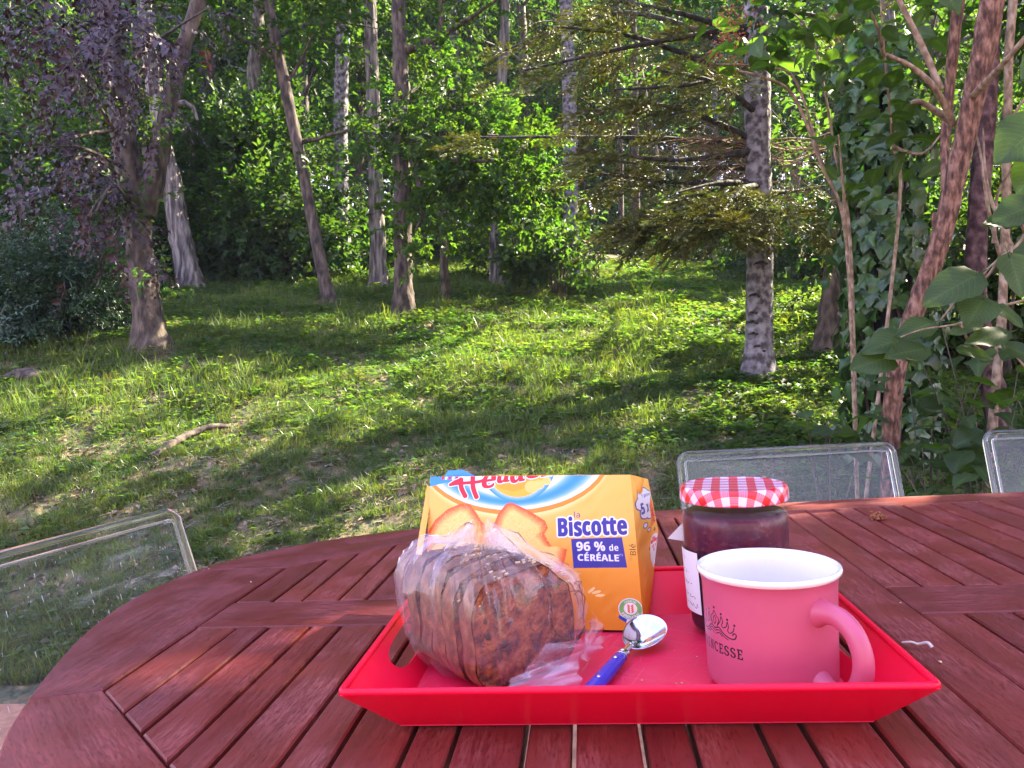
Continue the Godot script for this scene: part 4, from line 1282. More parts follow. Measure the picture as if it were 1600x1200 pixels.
	var shoots := [[[1340, 800, 3.4], [1322, 375, 3.4], [1285, 260, 3.35], [1245, 130, 3.3], [1200, 105, 3.25], [1110, 100, 3.2]], [[1340, 800, 3.4], [1328, 375, 3.45], [1305, 240, 3.5], [1290, 150, 3.5], [1270, 60, 3.5], [1230, 10, 3.4]], [[1285, 260, 3.35], [1240, 150, 3.3], [1190, 120, 3.2], [1150, 110, 3.2]], [[1322, 375, 3.4], [1318, 300, 3.3], [1310, 210, 3.2]], [[1350, 800, 3.3], [1405, 330, 3.3], [1395, 220, 3.3], [1380, 60, 3.2], [1375, -20, 3.2]], [[1380, 85, 3.2], [1370, 40, 3.1], [1345, -10, 3.1]], [[1395, 230, 3.3], [1440, 240, 3.2], [1470, 210, 3.2]]]
	var tips := []
	for b in shoots:
		var q := []
		for w in b: q.append(at(w[0], w[1], w[2]) - lil.position)
		var sp := spline(q, 6)
		lm = MB.new()
		tube(lm, sp, [0.009, 0.003], 6, 0.08)
		part(lil, "shoot", lm.mesh(), M.bark_tan)
		tips.append(sp)
	var lls := []
	for i in 6: lls.append(broad_leaf(0.082, 0.066, rf(0.1, 0.35), rf(0.1, 0.35), 600 + i, 0, leaf_green * [0.8, 1.0, 1.2, 0.9, 1.1, 1.3][i]))
	for g in [[1215, 80, 3.25, 34, 22, 16], [1140, 90, 3.2, 30, 14, 10], [1190, 45, 3.3, 36, 14, 12], [1260, 40, 3.4, 30, 26, 14], [1280, 120, 3.35, 26, 30, 10], [1310, 215, 3.25, 22, 14, 9], [1345, 220, 3.2, 20, 14, 7], [1330, 60, 3.3, 34, 34, 16], [1400, 120, 3.2, 36, 50, 18], [1395, 190, 3.25, 30, 30, 12], [1440, 60, 3.1, 30, 40, 14], [1350, 150, 3.4, 34, 24, 12], [1420, 240, 3.3, 26, 16, 8], [1445, 160, 3.1, 18, 36, 8], [1300, 10, 3.3, 40, 14, 12], [1400, 10, 3.1, 50, 18, 14], [1475, 20, 3.0, 24, 30, 8], [1110, 45, 3.3, 24, 12, 6], [1375, 300, 3.3, 26, 30, 10], [1320, 285, 3.4, 26, 24, 8]]:
		for k in int(g[5]):
			var q := at(g[0] + rng.randfn() * g[3], g[1] + rng.randfn() * g[4], g[2] + rng.randfn() * 0.12) - lil.position
			var dir := (Vector3(rng.randfn(), rf(-0.8, 0.3), rng.randfn()) + CZ * 0.3).normalized()
			var o := part(lil, "leaf", lls[rng.randi() % 6], M.leaf_veined)
			o.transform = Transform3D(Basis.looking_at(-dir, (Vector3.UP + rv(0.35)).normalized()).scaled(Vector3.ONE * rf(0.7, 1.25)), q)
	var fl := MB.new()
	for g in [[1145, 35, 0.05, 120], [1112, 90, 0.022, 36], [1150, 82, 0.035, 50], [1135, 60, 0.025, 40]]:
		var c := at(g[0], g[1], 3.2) - lil.position
		for k in int(g[3]):
			var q := c + rv(g[2])
			tube(fl, [q, q + rv(0.006)], [0.004, 0.002], 4)
	part(lil, "spent_flowers", fl.mesh(false), M.dry_catkin).set_meta("kind", "stuff")

	# the branch with large leaves that hangs in from the right edge, nearest to the camera
	var br := thing("lime_branch", "near branch with large pale green leaves reaching in from the right edge", "branch", at(1610, 300, 1.75))
	var bm := MB.new()
	for b in [[[1640, 250, 1.75], [1602, 365, 1.75], [1560, 405, 1.72], [1525, 438, 1.7], [1490, 470, 1.68]], [[1560, 405, 1.72], [1540, 435, 1.74], [1500, 465, 1.75], [1470, 500, 1.78]], [[1640, 460, 1.9], [1560, 480, 1.9], [1500, 505, 1.88], [1440, 515, 1.86], [1400, 530, 1.86]], [[1500, 505, 1.88], [1512, 530, 1.9], [1530, 545, 1.9]], [[1640, 140, 1.8], [1610, 190, 1.8], [1600, 230, 1.78]], [[1602, 365, 1.75], [1590, 340, 1.72], [1570, 330, 1.7]], [[1580, 385, 1.74], [1580, 400, 1.72], [1575, 410, 1.72]], [[1640, 620, 2.0], [1590, 560, 2.0], [1560, 530, 1.98]]]:
		var q := []
		for w in b: q.append(at(w[0], w[1], w[2]) - br.position)
		bm = MB.new()
		tube(bm, spline(q, 6), [0.0038, 0.0018], 6)
		part(br, "twig", bm.mesh(), M.bark_tan)
	# leaf: tip pixel, base pixel, depth, width factor, tone, roll
	for l in [[1445, 473, 1525, 430, 1.70, 0.55, 1.7, 0.5], [1512, 508, 1535, 468, 1.72, 0.9, 2.0, 0.1], [1600, 462, 1578, 402, 1.70, 0.85, 1.1, 0.2], [1552, 345, 1610, 322, 1.68, 0.6, 0.95, 0.3], [1538, 348, 1580, 345, 1.72, 0.45, 0.9, 0.4], [1560, 250, 1625, 195, 1.72, 0.75, 1.7, 0.2], [1590, 300, 1640, 250, 1.75, 0.8, 1.1, 0.2], [1350, 548, 1420, 525, 1.88, 0.55, 0.9, 0.2], [1330, 575, 1390, 558, 1.86, 0.7, 1.0, 0.2], [1385, 555, 1445, 545, 1.84, 0.5, 0.95, 0.3], [1435, 575, 1400, 530, 1.85, 0.55, 0.9, 0.2], [1400, 525, 1455, 505, 1.9, 0.5, 0.9, 0.3], [1510, 535, 1570, 520, 1.9, 0.45, 0.8, 0.4], [1555, 560, 1500, 545, 1.92, 0.4, 0.9, 0.3], [1600, 510, 1560, 480, 1.86, 0.7, 1.0, 0.2], [1485, 520, 1530, 500, 1.9, 0.4, 0.8, 0.4], [1620, 560, 1570, 540, 1.92, 0.7, 0.95, 0.2], [1500, 20, 1470, -25, 1.9, 0.7, 1.0, 0.2], [1600, 120, 1650, 80, 1.9, 0.7, 1.3, 0.2], [1590, 420, 1640, 380, 1.8, 0.8, 1.0, 0.2]]:
		var tip := at(l[0], l[1], l[4] - 0.03) - br.position
		var bs := at(l[2], l[3], l[4]) - br.position
		var L := (tip - bs).length() * 1.02
		var mesh := broad_leaf(L, L * l[5] * 1.12, 0.10, 0.06, 700 + int(l[0]), 0, Color(0.140, 0.225, 0.075) * rf(0.85, 1.1))
		var o := part(br, "leaf", mesh, M.leaf_veined)
		var dir := (tip - bs).normalized()
		var up: Vector3 = (CZ * 0.75 + Vector3.UP * 0.65 + CX * l[7] * 0.4).normalized()
		o.transform = Transform3D(Basis.looking_at(-dir, up), bs)

	# young plants with broad leaves at the lawn's edge, behind the chairs
	var pls := []
	for i in 6: pls.append(broad_leaf(0.09, 0.08, rf(0.05, 0.25), rf(0.1, 0.35), 800 + i, i % 2, leaf_green * [0.75, 0.95, 1.1, 0.85, 1.0, 1.2][i]))
	var labels := ["young plant with broad leaves behind the right end of the middle chair", "leafy young plant between the two chairs behind the table", "broad leaved plant behind the chair at the right edge", "young leafy plant at the foot of the reddish trunk", "young plant with pale leaves above the middle chair's back", "tall leafy plant at the right edge under the thin tan stem"]
	var spots := [[1450, 745, 2.75, 0.24, 34], [1500, 715, 2.6, 0.22, 34], [1590, 690, 2.7, 0.24, 30], [1440, 640, 3.0, 0.22, 26], [1290, 680, 2.9, 0.20, 18], [1540, 640, 2.9, 0.24, 28]]
	for i in 6:
		var w: Array = spots[i]
		var c := at(w[0], w[1], w[2])
		var pl2 := thing("young_plant", labels[i], "plant", Vector3(c.x, land(c.x, c.z), c.z))
		var sm := MB.new()
		for k in int(w[4]):
			var q := (c - pl2.position) + rv(w[3] * 0.55)
			q.y = maxf(q.y, 0.06)
			if k % 3 == 0:
				sm = MB.new()
				tube(sm, spline([Vector3(rng.randfn() * 0.03, -0.05, rng.randfn() * 0.03), q * Vector3(0.5, 0.6, 0.5), q], 4), [0.003, 0.0015], 4)
				part(pl2, "stem", sm.mesh(), M.bark_brown)
			var dir := (Vector3(rng.randfn(), rf(-0.5, 0.2), rng.randfn()) + CZ * 0.4).normalized()
			var o := part(pl2, "leaf", pls[rng.randi() % 6], M.leaf_veined)
			o.transform = Transform3D(Basis.looking_at(-dir, (Vector3.UP + rv(0.3)).normalized()).scaled(Vector3.ONE * rf(0.65, 1.2)), q)

func lawn_things() -> void:
	var m := MB.new()
	var q := []
	for s in [[238, 720, 0.0], [275, 702, 0.03], [310, 690, 0.05], [335, 682, 0.05], [360, 675, 0.02]]:
		var d := on_land(s[0], s[1])
		q.append(at(s[0], s[1], d) + Vector3.UP * (s[2] + 0.015))
	tube(m, spline(q, 6), [0.028, 0.014], 10, 0.34)
	single("fallen_branch", m.mesh(), M.bark_brown, "weathered fallen branch lying on the bare part of the lawn", "branch")
	var st := MB.new()
	var d2 := on_land(42, 592)
	var c := at(42, 590, d2)
	for i in 9:
		for k in 14:
			var v := PI * i / 8.0
			var a := TAU * k / 13.0
			var dir := Vector3(sin(v) * cos(a), cos(v), sin(v) * sin(a))
			var r := 1.0 + 0.30 * noise.get_noise_3dv(dir * 55.0)
			st.p(c + dir * r * Vector3(0.20, 0.07, 0.12))
	for i in 8:
		for k in 13:
			var a := i * 14 + k
			st.quad(a, a + 1, a + 15, a + 14)
	single("tree_stump", st.mesh(), M.bark_brown, "low rotten stump at the left edge of the lawn", "stump")
	# a violet board glimpsed between the trunks
	var vb := MB.new()
	rbox(vb, Vector3.ZERO, Vector3(0.30, 0.28, 0.05), 0.004)
	var o := single("violet_board", vb.mesh(false), M.violet_paint, "small violet board glimpsed between the trunks, left of the leaning brown tree", "board")
	o.position = at(474, 363, 17.0)

# ------------------------------------------------------------------ the table and what stands on it
const S := 1.25

func V(x: float, z: float) -> Vector2: return Vector2(x * S, -z * S)      # (x, z) of the table plan into (x, -z) in metres

func plan(pts: Array) -> PackedVector2Array:
	var q := PackedVector2Array()
	for p in pts: q.push_back(V(p[0], p[1]))
	return q

func table() -> void:
	var t := thing("garden_table", "oval dark red slatted wooden garden table", "table")
	var raw := []
	for p in [[0.85, -1.125], [0.608, -1.137], [0.343, -1.123], [0.106, -1.090], [-0.05, -1.062], [-0.190, -1.028], [-0.285, -0.992], [-0.356, -0.945], [-0.405, -0.893], [-0.437, -0.835], [-0.450, -0.775], [-0.452, -0.708], [-0.441, -0.641], [-0.419, -0.569], [-0.380, -0.473], [-0.349, -0.415], [-0.30, -0.352], [-0.22, -0.30], [-0.05, -0.265], [0.3, -0.235], [0.7, -0.235], [0.95, -0.29], [1.12, -0.42], [1.18, -0.66], [1.14, -0.90], [1.03, -1.06]]:
		var v := V(p[0], p[1])
		raw.append(Vector3(v.x, v.y, 0))
	raw.append(raw[0])
	var out := PackedVector2Array()
	for q in spline(raw, 5): out.push_back(Vector2(q.x, q.y))
	out.remove_at(out.size() - 1)
	var inner_back := [[-0.342, -0.824], [-0.273, -0.883], [-0.215, -0.946], [-0.15, -0.988], [-0.05, -1.010], [0.0, -1.021], [0.269, -1.059], [0.577, -1.082], [1.3, -1.09]]
	var pieces := [
		["frame_board", [[-0.6, -0.823], [-0.3412, -0.823], [-0.3412, -0.5005], [-0.405, -0.4825], [-0.6, -0.43]], Vector2(0, 1)],
		["frame_board", [[-0.6, -0.8243], [-0.3420, -0.8243], [-0.2565, -0.9023], [-0.2255, -0.9363], [-0.160, -0.9833], [-0.05, -1.0103], [-0.05, -1.3], [-0.6, -1.3]], Vector2(1, 0.75)],
		["frame_board", [[-0.0488, -1.0106], [0.0, -1.0213], [0.269, -1.0593], [0.577, -1.0823], [1.3, -1.0903], [1.3, -1.3], [-0.0488, -1.3]], Vector2(1, 0.06)],
		["frame_board", [[-0.6, -0.4285], [-0.405, -0.4810], [-0.3405, -0.4990], [-0.2300, -0.3900], [-0.12, -0.285], [-0.12, 0.0], [-0.6, 0.0]], Vector2(1, -1)],
		["frame_board", [[-0.1188, -0.285], [1.3, -0.285], [1.3, 0.0], [-0.1188, 0.0]], Vector2(1, 0)],
		["middle_board", [[0.1775, -1.0455], [0.2126, -1.0505], [0.2126, -0.2865], [0.1775, -0.2865]], Vector2(0, 1)],
		["middle_board", [[0.2134, -1.0506], [0.2540, -1.0560], [0.2540, -0.2865], [0.2134, -0.2865]], Vector2(0, 1)],
		["cross_rail", [[-0.3400, -0.697], [0.1745, -0.697], [0.1745, -0.627], [-0.3400, -0.627]], Vector2(1, 0)],
		["cross_rail", [[0.2552, -0.697], [1.02, -0.697], [1.02, -0.627], [0.2552, -0.627]], Vector2(1, 0)],
		["frame_board", [[1.0215, -1.087], [1.3, -1.089], [1.3, -0.2865], [1.0215, -0.2865]], Vector2(0, 1)],
	]
	for p in pieces:
		for poly in Geometry2D.intersect_polygons(out, plan(p[1])):
			var m := MB.new()
			var y := rf(-0.0004, 0.0004)
			board(m, poly, TY - 0.024, TY + y, 0.0016, p[2])
			part(t, p[0], m.mesh(false), M["wood_%d" % (rng.randi() % 3)])
	var left := [-0.3390, -0.303, -0.2745, -0.2385, -0.212, -0.174, -0.146, -0.108, -0.082, -0.042, -0.015, 0.023, 0.050, 0.088, 0.112, 0.151, 0.1755]
	var right := [0.2548, 0.287, 0.3225, 0.351, 0.3875, 0.415, 0.452, 0.479, 0.516, 0.543, 0.580, 0.607, 0.644, 0.671, 0.708, 0.735, 0.772, 0.799, 0.836, 0.863, 0.900, 0.927, 0.964, 0.991, 1.021]
	var back := plan([[-0.3400, -0.6985], [-0.3400, -0.824], [-0.2565, -0.9005], [-0.2255, -0.9345], [-0.160, -0.9815], [-0.062, -1.0065], [0.0065, -1.0205], [0.269, -1.0575], [0.577, -1.0805], [1.3, -1.0885], [1.3, -0.6985]])
	var front := plan([[-0.3390, -0.6255], [-0.3390, -0.4985], [-0.2285, -0.3915], [-0.12, -0.2865], [1.3, -0.2865], [1.3, -0.6255]])
	for row in [back, front]:
		for xs in [left, right]:
			for i in xs.size() - 1:
				var g := 0.0016
				var a: float = xs[i] + (g if i else 0.0005)
				var b: float = xs[i + 1] - g
				for poly in Geometry2D.intersect_polygons(row, plan([[a, -1.4], [b, -1.4], [b, 0.0], [a, 0.0]])):
					var m := MB.new()
					board(m, poly, TY - 0.020, TY + rf(-0.0007, 0.0003), 0.0016, Vector2(rf(-0.01, 0.01), 1))
					part(t, "slat", m.mesh(false), M["wood_%d" % (rng.randi() % 3)])
	# battens and legs beneath
	for z in [-0.40, -0.66, -0.93]:
		var m := MB.new()
		board(m, plan([[-0.33, z - 0.022], [1.0, z - 0.022], [1.0, z + 0.022], [-0.33, z + 0.022]]), TY - 0.062, TY - 0.0245, 0.002, Vector2(1, 0))
		part(t, "batten", m.mesh(false), M.stained_wood)
	for z in [-0.36, -0.98]:
		var m := MB.new()
		board(m, plan([[-0.25, z - 0.012], [0.95, z - 0.012], [0.95, z + 0.012], [-0.25, z + 0.012]]), TY - 0.12, TY - 0.0630, 0.002, Vector2(1, 0))
		part(t, "apron", m.mesh(false), M.stained_wood)
	for x in [-0.22, 0.92]:
		for z in [-0.41, -0.93]:
			var m := MB.new()
			board(m, plan([[x - 0.026, z - 0.026], [x + 0.026, z - 0.026], [x + 0.026, z + 0.026], [x - 0.026, z + 0.026]]), 0.02, TY - 0.0632, 0.003, Vector2(1, 0))
			part(t, "leg", m.mesh(false), M.stained_wood)

func acrylic_chair(label: String, right_top: Vector3, left_top: Vector3, group: String) -> Node3D:
	# right_top and left_top: the upper corners of the back as seen from the front of the chair
	var mid := (right_top + left_top) * 0.5
	var x := (left_top - right_top)
	var w := 0.46
	x.y = 0; x = x.normalized()
	var fwd := Vector3(x.z, 0, -x.x)
	if fwd.dot(Vector3(0.1, 0, -0.85) - mid) < 0.0: fwd = -fwd
	var o := thing("acrylic_chair", label, "chair", Vector3(mid.x, 0, mid.z), 0.0, group)
	o.transform = Transform3D(Basis(fwd.cross(Vector3.UP) * -1.0, Vector3.UP, fwd).orthonormalized(), Vector3(mid.x, 0, mid.z) + fwd * 0.0)
	var top := mid.y
	var rec := 0.30                                     # how far the back leans per metre of height
	var seat_y := 0.45
	var P := func(px: float, py: float) -> Vector3: return Vector3(px, py, (top - py) * rec)
	# the back: a clear sheet in a thick moulded rim
	var hw := w * 0.5
	var rr := 0.022
	var lo := seat_y + 0.03
	var path := []
	for c in [[-hw, lo, 0], [-hw, top - rr, 0], [-hw + rr, top, 1], [hw - rr, top, 0], [hw, top - rr, 1], [hw, lo, 0]]:
		if c[2] == 1:
			var prev: Vector3 = path[-1]
			var nx := Vector3(c[0], c[1], (top - c[1]) * rec)
			var ctr := Vector3(-hw + rr if c[0] < 0 and prev.x <= -hw + 0.001 else hw - rr, top - rr, 0)
			for k in range(1, 6):
				var a0 := PI - PI * 0.5 * k / 6.0 if ctr.x < 0 else PI * 0.5 - PI * 0.5 * k / 6.0
				var y := ctr.y + sin(a0) * rr
				path.append(Vector3(ctr.x + cos(a0) * rr, y, (top - y) * rec))
			path.append(nx)
		else: path.append(Vector3(c[0], c[1], (top - c[1]) * rec))
	var rm := MB.new()
	tube(rm, path, [0.0052, 0.0052], 10, 0.0, 1.0, 1.35)
	part(o, "back_rim", rm.mesh(), M.acrylic_rim)
	var inner := []
	for q in path: inner.append(Vector3(q.x * (1.0 - 0.014 / hw), minf(q.y, top - 0.014) if q.y > top - rr - 0.001 else q.y, q.z + 0.004))
	var rm2 := MB.new()
	tube(rm2, inner, [0.003, 0.003], 8)
	part(o, "rim_bead", rm2.mesh(), M.acrylic_rim)
	var bm := MB.new()
	var nx := 14
	var ny := 8
	for side in 2:
		var off := 0.0025 if side == 0 else -0.0025
		var i0 := bm.v.size()
		for j in ny + 1:
			for i in nx + 1:
				var yy := lerpf(lo, top - 0.006, float(j) / ny)
				var xx := lerpf(-hw + 0.006, hw - 0.006, float(i) / nx)
				bm.p(Vector3(xx, yy, (top - yy) * rec + off - 0.014 * (1.0 - pow(xx / hw, 2.0))))
		for j in ny:
			for i in nx:
				var a := i0 + j * (nx + 1) + i
				if side == 0: bm.quad(a, a + 1, a + nx + 2, a + nx + 1)
				else: bm.quad(a, a + nx + 1, a + nx + 2, a + 1)
	part(o, "back_panel", bm.mesh(), M.acrylic)
	var sm := MB.new()
	var zb := (top - lo) * rec
	rbox(sm, Vector3(0, seat_y, zb + 0.20), Vector3(w, 0.018, 0.42), 0.005)
	part(o, "seat", sm.mesh(false), M.acrylic_rim)
	for sx in [-1.0, 1.0]:
		var lm := MB.new()
		tube(lm, [Vector3(sx * (hw - 0.02), 0.0, zb - 0.05), Vector3(sx * (hw - 0.02), seat_y - 0.01, zb + 0.01)], [0.014, 0.016], 10)
		part(o, "leg", lm.mesh(), M.acrylic_rim)
		var lf := MB.new()
		tube(lf, [Vector3(sx * (hw - 0.02), 0.0, zb + 0.40), Vector3(sx * (hw - 0.02), seat_y - 0.01, zb + 0.385)], [0.014, 0.016], 10)
		part(o, "leg", lf.mesh(), M.acrylic_rim)
	return o

func chairs() -> void:
	var g := "clear plastic chairs round the table"
	var e := Vector3(-0.227, 0, 0.974).normalized()
	var a := Vector3(-0.668, 0.80, -1.188)
	var ca := acrylic_chair("clear plastic chair with dried drops on its back, at the left end of the table", a, a + e * 0.46, g)
	acrylic_chair("clear plastic chair behind the jam jar, on the far side of the table", Vector3(0.192, 0.80, -1.675), Vector3(0.655, 0.80, -1.715), g)
	acrylic_chair("clear plastic chair cut off by the right edge, on the far side of the table", Vector3(0.908, 0.80, -1.852), Vector3(1.366, 0.80, -1.85), g)
	# dried rain drops on the near chair's back
	var dm := MB.new()
	for i in 190:
		var x := rf(-0.21, 0.21)
		var y := rf(0.50, 0.785)
		var z := (0.80 - y) * 0.30 - 0.014 * (1.0 - pow(x / 0.23, 2.0))
		var l := rf(0.001, 0.004) if rng.randf() < 0.7 else rf(0.004, 0.010)
		for s in [-1.0, 1.0]:
			var b := Vector3(x, y, z + s * 0.0032)
			tube(dm, [b, b + Vector3(rf(-0.0006, 0.0006), -l, l * 0.3)], [0.0005, 0.0003], 4)
			break
	part(ca, "dried_drops", dm.mesh(false), M.dry_drop).set_meta("kind", "stuff")

func plate(m: MB, q: Array, th: float, hole := false) -> void:   # a sheet with thickness; q: its inner face, counter-clockwise seen from the inside: two corners below, two above
	var n: Vector3 = (q[1] - q[0]).cross(q[3] - q[0]).normalized()
	if not hole:
		var b := []
		for p in q: b.append(p - n * th)
		m.face(q)
		m.face([b[3], b[2], b[1], b[0]])
		for i in 4:
			var j := (i + 1) % 4
			m.face([q[i], b[i], b[j], q[j]])
		return
	var N := 48
	var ring := []
	var edge := []
	for i in N:
		var a := TAU * i / N
		var c := cos(a)
		var s := sin(a)
		var e := Vector2(signf(c) * pow(absf(c), 0.62) * 0.22 + 0.5, signf(s) * pow(absf(s), 0.8) * 0.25 + 0.56)
		var k := 1.0 / maxf(absf(c), absf(s))
		var o := Vector2(c * k * 0.5 + 0.5, s * k * 0.5 + 0.5)
		for w in [[e, ring], [o, edge]]:
			var uv: Vector2 = w[0]
			w[1].append((q[0] as Vector3).lerp(q[1], uv.x).lerp((q[3] as Vector3).lerp(q[2], uv.x), uv.y))
	for i in N:
		var j := (i + 1) % N
		m.face([edge[i], edge[j], ring[j], ring[i]])
		m.face([ring[i] - n * th, ring[j] - n * th, edge[j] - n * th, edge[i] - n * th])
		m.face([ring[i], ring[j], ring[j] - n * th, ring[i] - n * th])
		m.face([edge[j], edge[i], edge[i] - n * th, edge[j] - n * th])

func tray() -> void:
	var t := thing("serving_tray", "bright red plastic tray with flared sides and oval hand holes", "tray", Vector3(0.02, TY, -0.66))
	var o := t.position
	var yr := 0.0415
	var yf := 0.0046
	var f := [Vector3(-0.146, yf, -0.549), Vector3(0.189, yf, -0.549), Vector3(0.189, yf, -0.78), Vector3(-0.146, yf, -0.78)]
	var r := [Vector3(-0.177, yr, -0.513), Vector3(0.218, yr, -0.513), Vector3(0.218, yr, -0.815), Vector3(-0.177, yr, -0.815)]
	for i in 4:
		f[i] -= Vector3(o.x, 0, o.z); r[i] -= Vector3(o.x, 0, o.z)
	var fm := MB.new()
	var th := 0.0034
	fm.face([f[0], f[1], f[2], f[3]], [Vector2(0, 1), Vector2(1, 1), Vector2(1, 0.3), Vector2(0, 0.3)])
	var dn := Vector3(0, -th, 0)
	fm.face([f[3] + dn, f[2] + dn, f[1] + dn, f[0] + dn])
	for i in 4: fm.face([f[i] + dn, f[(i + 1) % 4] + dn, f[(i + 1) % 4], f[i]])
	part(t, "floor", fm.mesh(false), M.tray_floor)
	# the sides: front, right, back, left
	for i in 4:
		var j := (i + 1) % 4
		var m := MB.new()
		plate(m, [f[j], f[i], r[i], r[j]], 0.0024, i % 2 == 1)
		part(t, "side_wall", m.mesh(false), M.tray_plastic)
	var rm := MB.new()
	var path := []
	for i in 4:
		var a: Vector3 = r[i]
		var p: Vector3 = r[(i + 3) % 4]
		var n: Vector3 = r[(i + 1) % 4]
		var b := 0.005
		var s := a + (p - a).normalized() * b
		var e := a + (n - a).normalized() * b
		for k in 6: path.append(s.lerp(a, k / 5.0).lerp(a.lerp(e, k / 5.0), k / 5.0))
	path.append(path[0]); 
	tube(rm, path, [0.0026, 0.0026], 10, 0.0, 1.0, 1.0, Color.WHITE, false)
	part(t, "rim", rm.mesh(), M.tray_plastic)

func packet_print() -> Array:
	var k := 5.0
	var O := Vector2(664.0, 740.0)
	var im := Image.create_empty(int(331 * k), int(258 * k), false, Image.FORMAT_RGB8)
	var P := func(x: float, y: float) -> Vector2: return (Vector2(x, y) - O) * k
	var top := Color(0.93, 0.70, 0.33)
	var low := Color(0.92, 0.55, 0.11)
	for y in im.get_height():
		im.fill_rect(Rect2i(0, y, im.get_width(), 1), top.lerp(low, smoothstep(0.25, 0.75, float(y) / im.get_height())))
	var white := Color(0.90, 0.88, 0.88)
	var blue := Color(0.22, 0.55, 0.88)
	var c: Vector2 = P.call(806, 700)
	for i in 10: oval(im, c, (152 + 12 - i * 1.2) * k, (104 + 18 - i * 1.6) * k, top.lerp(Color(1.0, 0.90, 0.66), i / 10.0))
	oval(im, c, 160 * k, 110 * k, Color(0.93, 0.52, 0.10))
	oval(im, c, 154 * k, 102 * k, white)
	for i in 14: oval(im, c, (151 - i * 4.0) * k, (99 - i * 1.6) * k, white.lerp(blue, sin(PI * i / 13.0)))
	for i in 10: oval(im, P.call(815, 722), (62 - i * 2.0) * k, (66 - i * 2.0) * k, blue.lerp(white, minf(1.0, i / 6.0)))
	oval(im, P.call(815, 733), 47 * k, 47 * k, Color(0.97, 0.66, 0.16))
	oval(im, P.call(808, 729), 40 * k, 40 * k, Color(0.98, 0.60, 0.10))
	for s in [[838, 762, 11], [850, 758, 8], [862, 752, 7]]: oval(im, P.call(s[0], s[1]), s[2] * k, s[2] * k, Color(0.98, 0.74, 0.38))
	# the red script and the little flag, cut by the fold at the top
	var serif := font("Droid Serif", true)
	var sans := font("Droid Sans", true)
	var thin := font("Droid Sans")
	var red := Color(0.84, 0.05, 0.16)
	fill(im, PackedVector2Array([P.call(666, 738), P.call(725, 738), P.call(700, 752), P.call(668, 760)]), blue)
	for i in 5: fill(im, PackedVector2Array([P.call(687 + i * 6, 748), P.call(691 + i * 6, 748), P.call(694 + i * 6, 736), P.call(690 + i * 6, 736)]), red if i % 2 == 0 else white)
	for pass_ in 2:
		var cc: Color = white if pass_ == 0 else red
		var ex := 3.0 * k if pass_ == 0 else 0.0
		stroke(im, curve2([P.call(703, 757), P.call(716, 755), P.call(732, 754), P.call(752, 752), P.call(762, 748)]), 5.5 * k + ex, cc)
		stroke(im, curve2([P.call(703, 757), P.call(712, 751), P.call(722, 748)]), 5.0 * k + ex, cc)
		stroke(im, curve2([P.call(721, 748), P.call(722, 762), P.call(729, 777)]), 8.0 * k + ex, cc)
		stroke(im, curve2([P.call(741, 744), P.call(742, 762), P.call(748, 779)]), 8.0 * k + ex, cc)
		for l in [["e", 757, 739, 22, 24, -0.14], ["u", 780, 732, 23, 22, -0.16], ["d", 804, 719, 24, 34, -0.2], ["e", 829, 724, 24, 22, -0.2], ["b", 855, 708, 24, 34, -0.2]]:
			var b := Rect2(P.call(l[1], l[2]), Vector2(l[3], l[4]) * k)
			if pass_ == 0: write(im, l[0], serif, b, white, l[5], 0.3, 2.4 * k, white)
			else: write(im, l[0], serif, b, red, l[5], 0.3, 0.0, white, 0.8 * k)
	# two rusks
	var rs := RandomNumberGenerator.new(); rs.seed = 3
	for s in [[[[664, 846], [680, 818], [700, 800], [722, 790], [738, 792], [748, 806], [760, 825], [770, 846], [760, 866], [700, 880], [664, 880]], Vector2(720, 836)], [[[768, 870], [774, 836], [784, 808], [797, 791], [806, 789], [832, 802], [858, 820], [862, 832], [856, 842], [864, 858], [872, 868], [890, 866], [886, 884], [878, 906], [770, 910]], Vector2(822, 850)]]:
		var o := PackedVector2Array()
		for p in s[0]: o.push_back(P.call(p[0], p[1]))
		fill(im, o, Color(0.88, 0.36, 0.15))
		var cen: Vector2 = P.call(s[1].x, s[1].y)
		for i in 8:
			var q := PackedVector2Array()
			for p in o: q.push_back(p + (cen - p).normalized() * (4.0 + i * 1.6) * k)
			fill(im, q, Color(0.90, 0.44, 0.20).lerp(Color(0.97, 0.77, 0.42), i / 7.0))
		for i in 1500:
			var a: Vector2 = cen + Vector2(rs.randfn() * 26, rs.randfn() * 22) * k
			if not Geometry2D.is_point_in_polygon(a, o): continue
			var d: Vector2 = (cen + Vector2(0, 160) - a).normalized().rotated(rs.randfn() * 0.2) * rs.randf_range(0.4, 1.6) * k
			stroke(im, [a, a + d], rs.randf_range(0.25, 0.7) * k, [Color(0.87, 0.58, 0.26), Color(0.98, 0.84, 0.54), Color(0.92, 0.66, 0.32)][rs.randi() % 3])
	for s in [[768, 842, 0.9], [775, 837, 0.5], [763, 846, 1.2], [929, 935, 0.3], [922, 932, 0.7], [934, 940, 0.1]]:
		oval(im, P.call(s[0], s[1]), 7 * k, 2.2 * k, Color(0.96, 0.80, 0.52), -s[2])
	# lettering
	var ink_blue := Color(0.20, 0.17, 0.55)
	write(im, "la", thin, Rect2(P.call(903, 804), Vector2(8.5, 10.5) * k), ink_blue, -0.03)
	write(im, "Biscotte", sans, Rect2(P.call(878, 812), Vector2(102, 32) * k), ink_blue, -0.045, 0.05, 3.2 * k, white, 0.9 * k)
	fill(im, PackedVector2Array([P.call(896.5, 850), P.call(972, 846), P.call(976, 895), P.call(898, 897)]), ink_blue)
	write(im, "Biscotte", sans, Rect2(P.call(878, 812), Vector2(102, 32) * k), ink_blue, -0.045, 0.05, 2.2 * k, white, 0.9 * k)
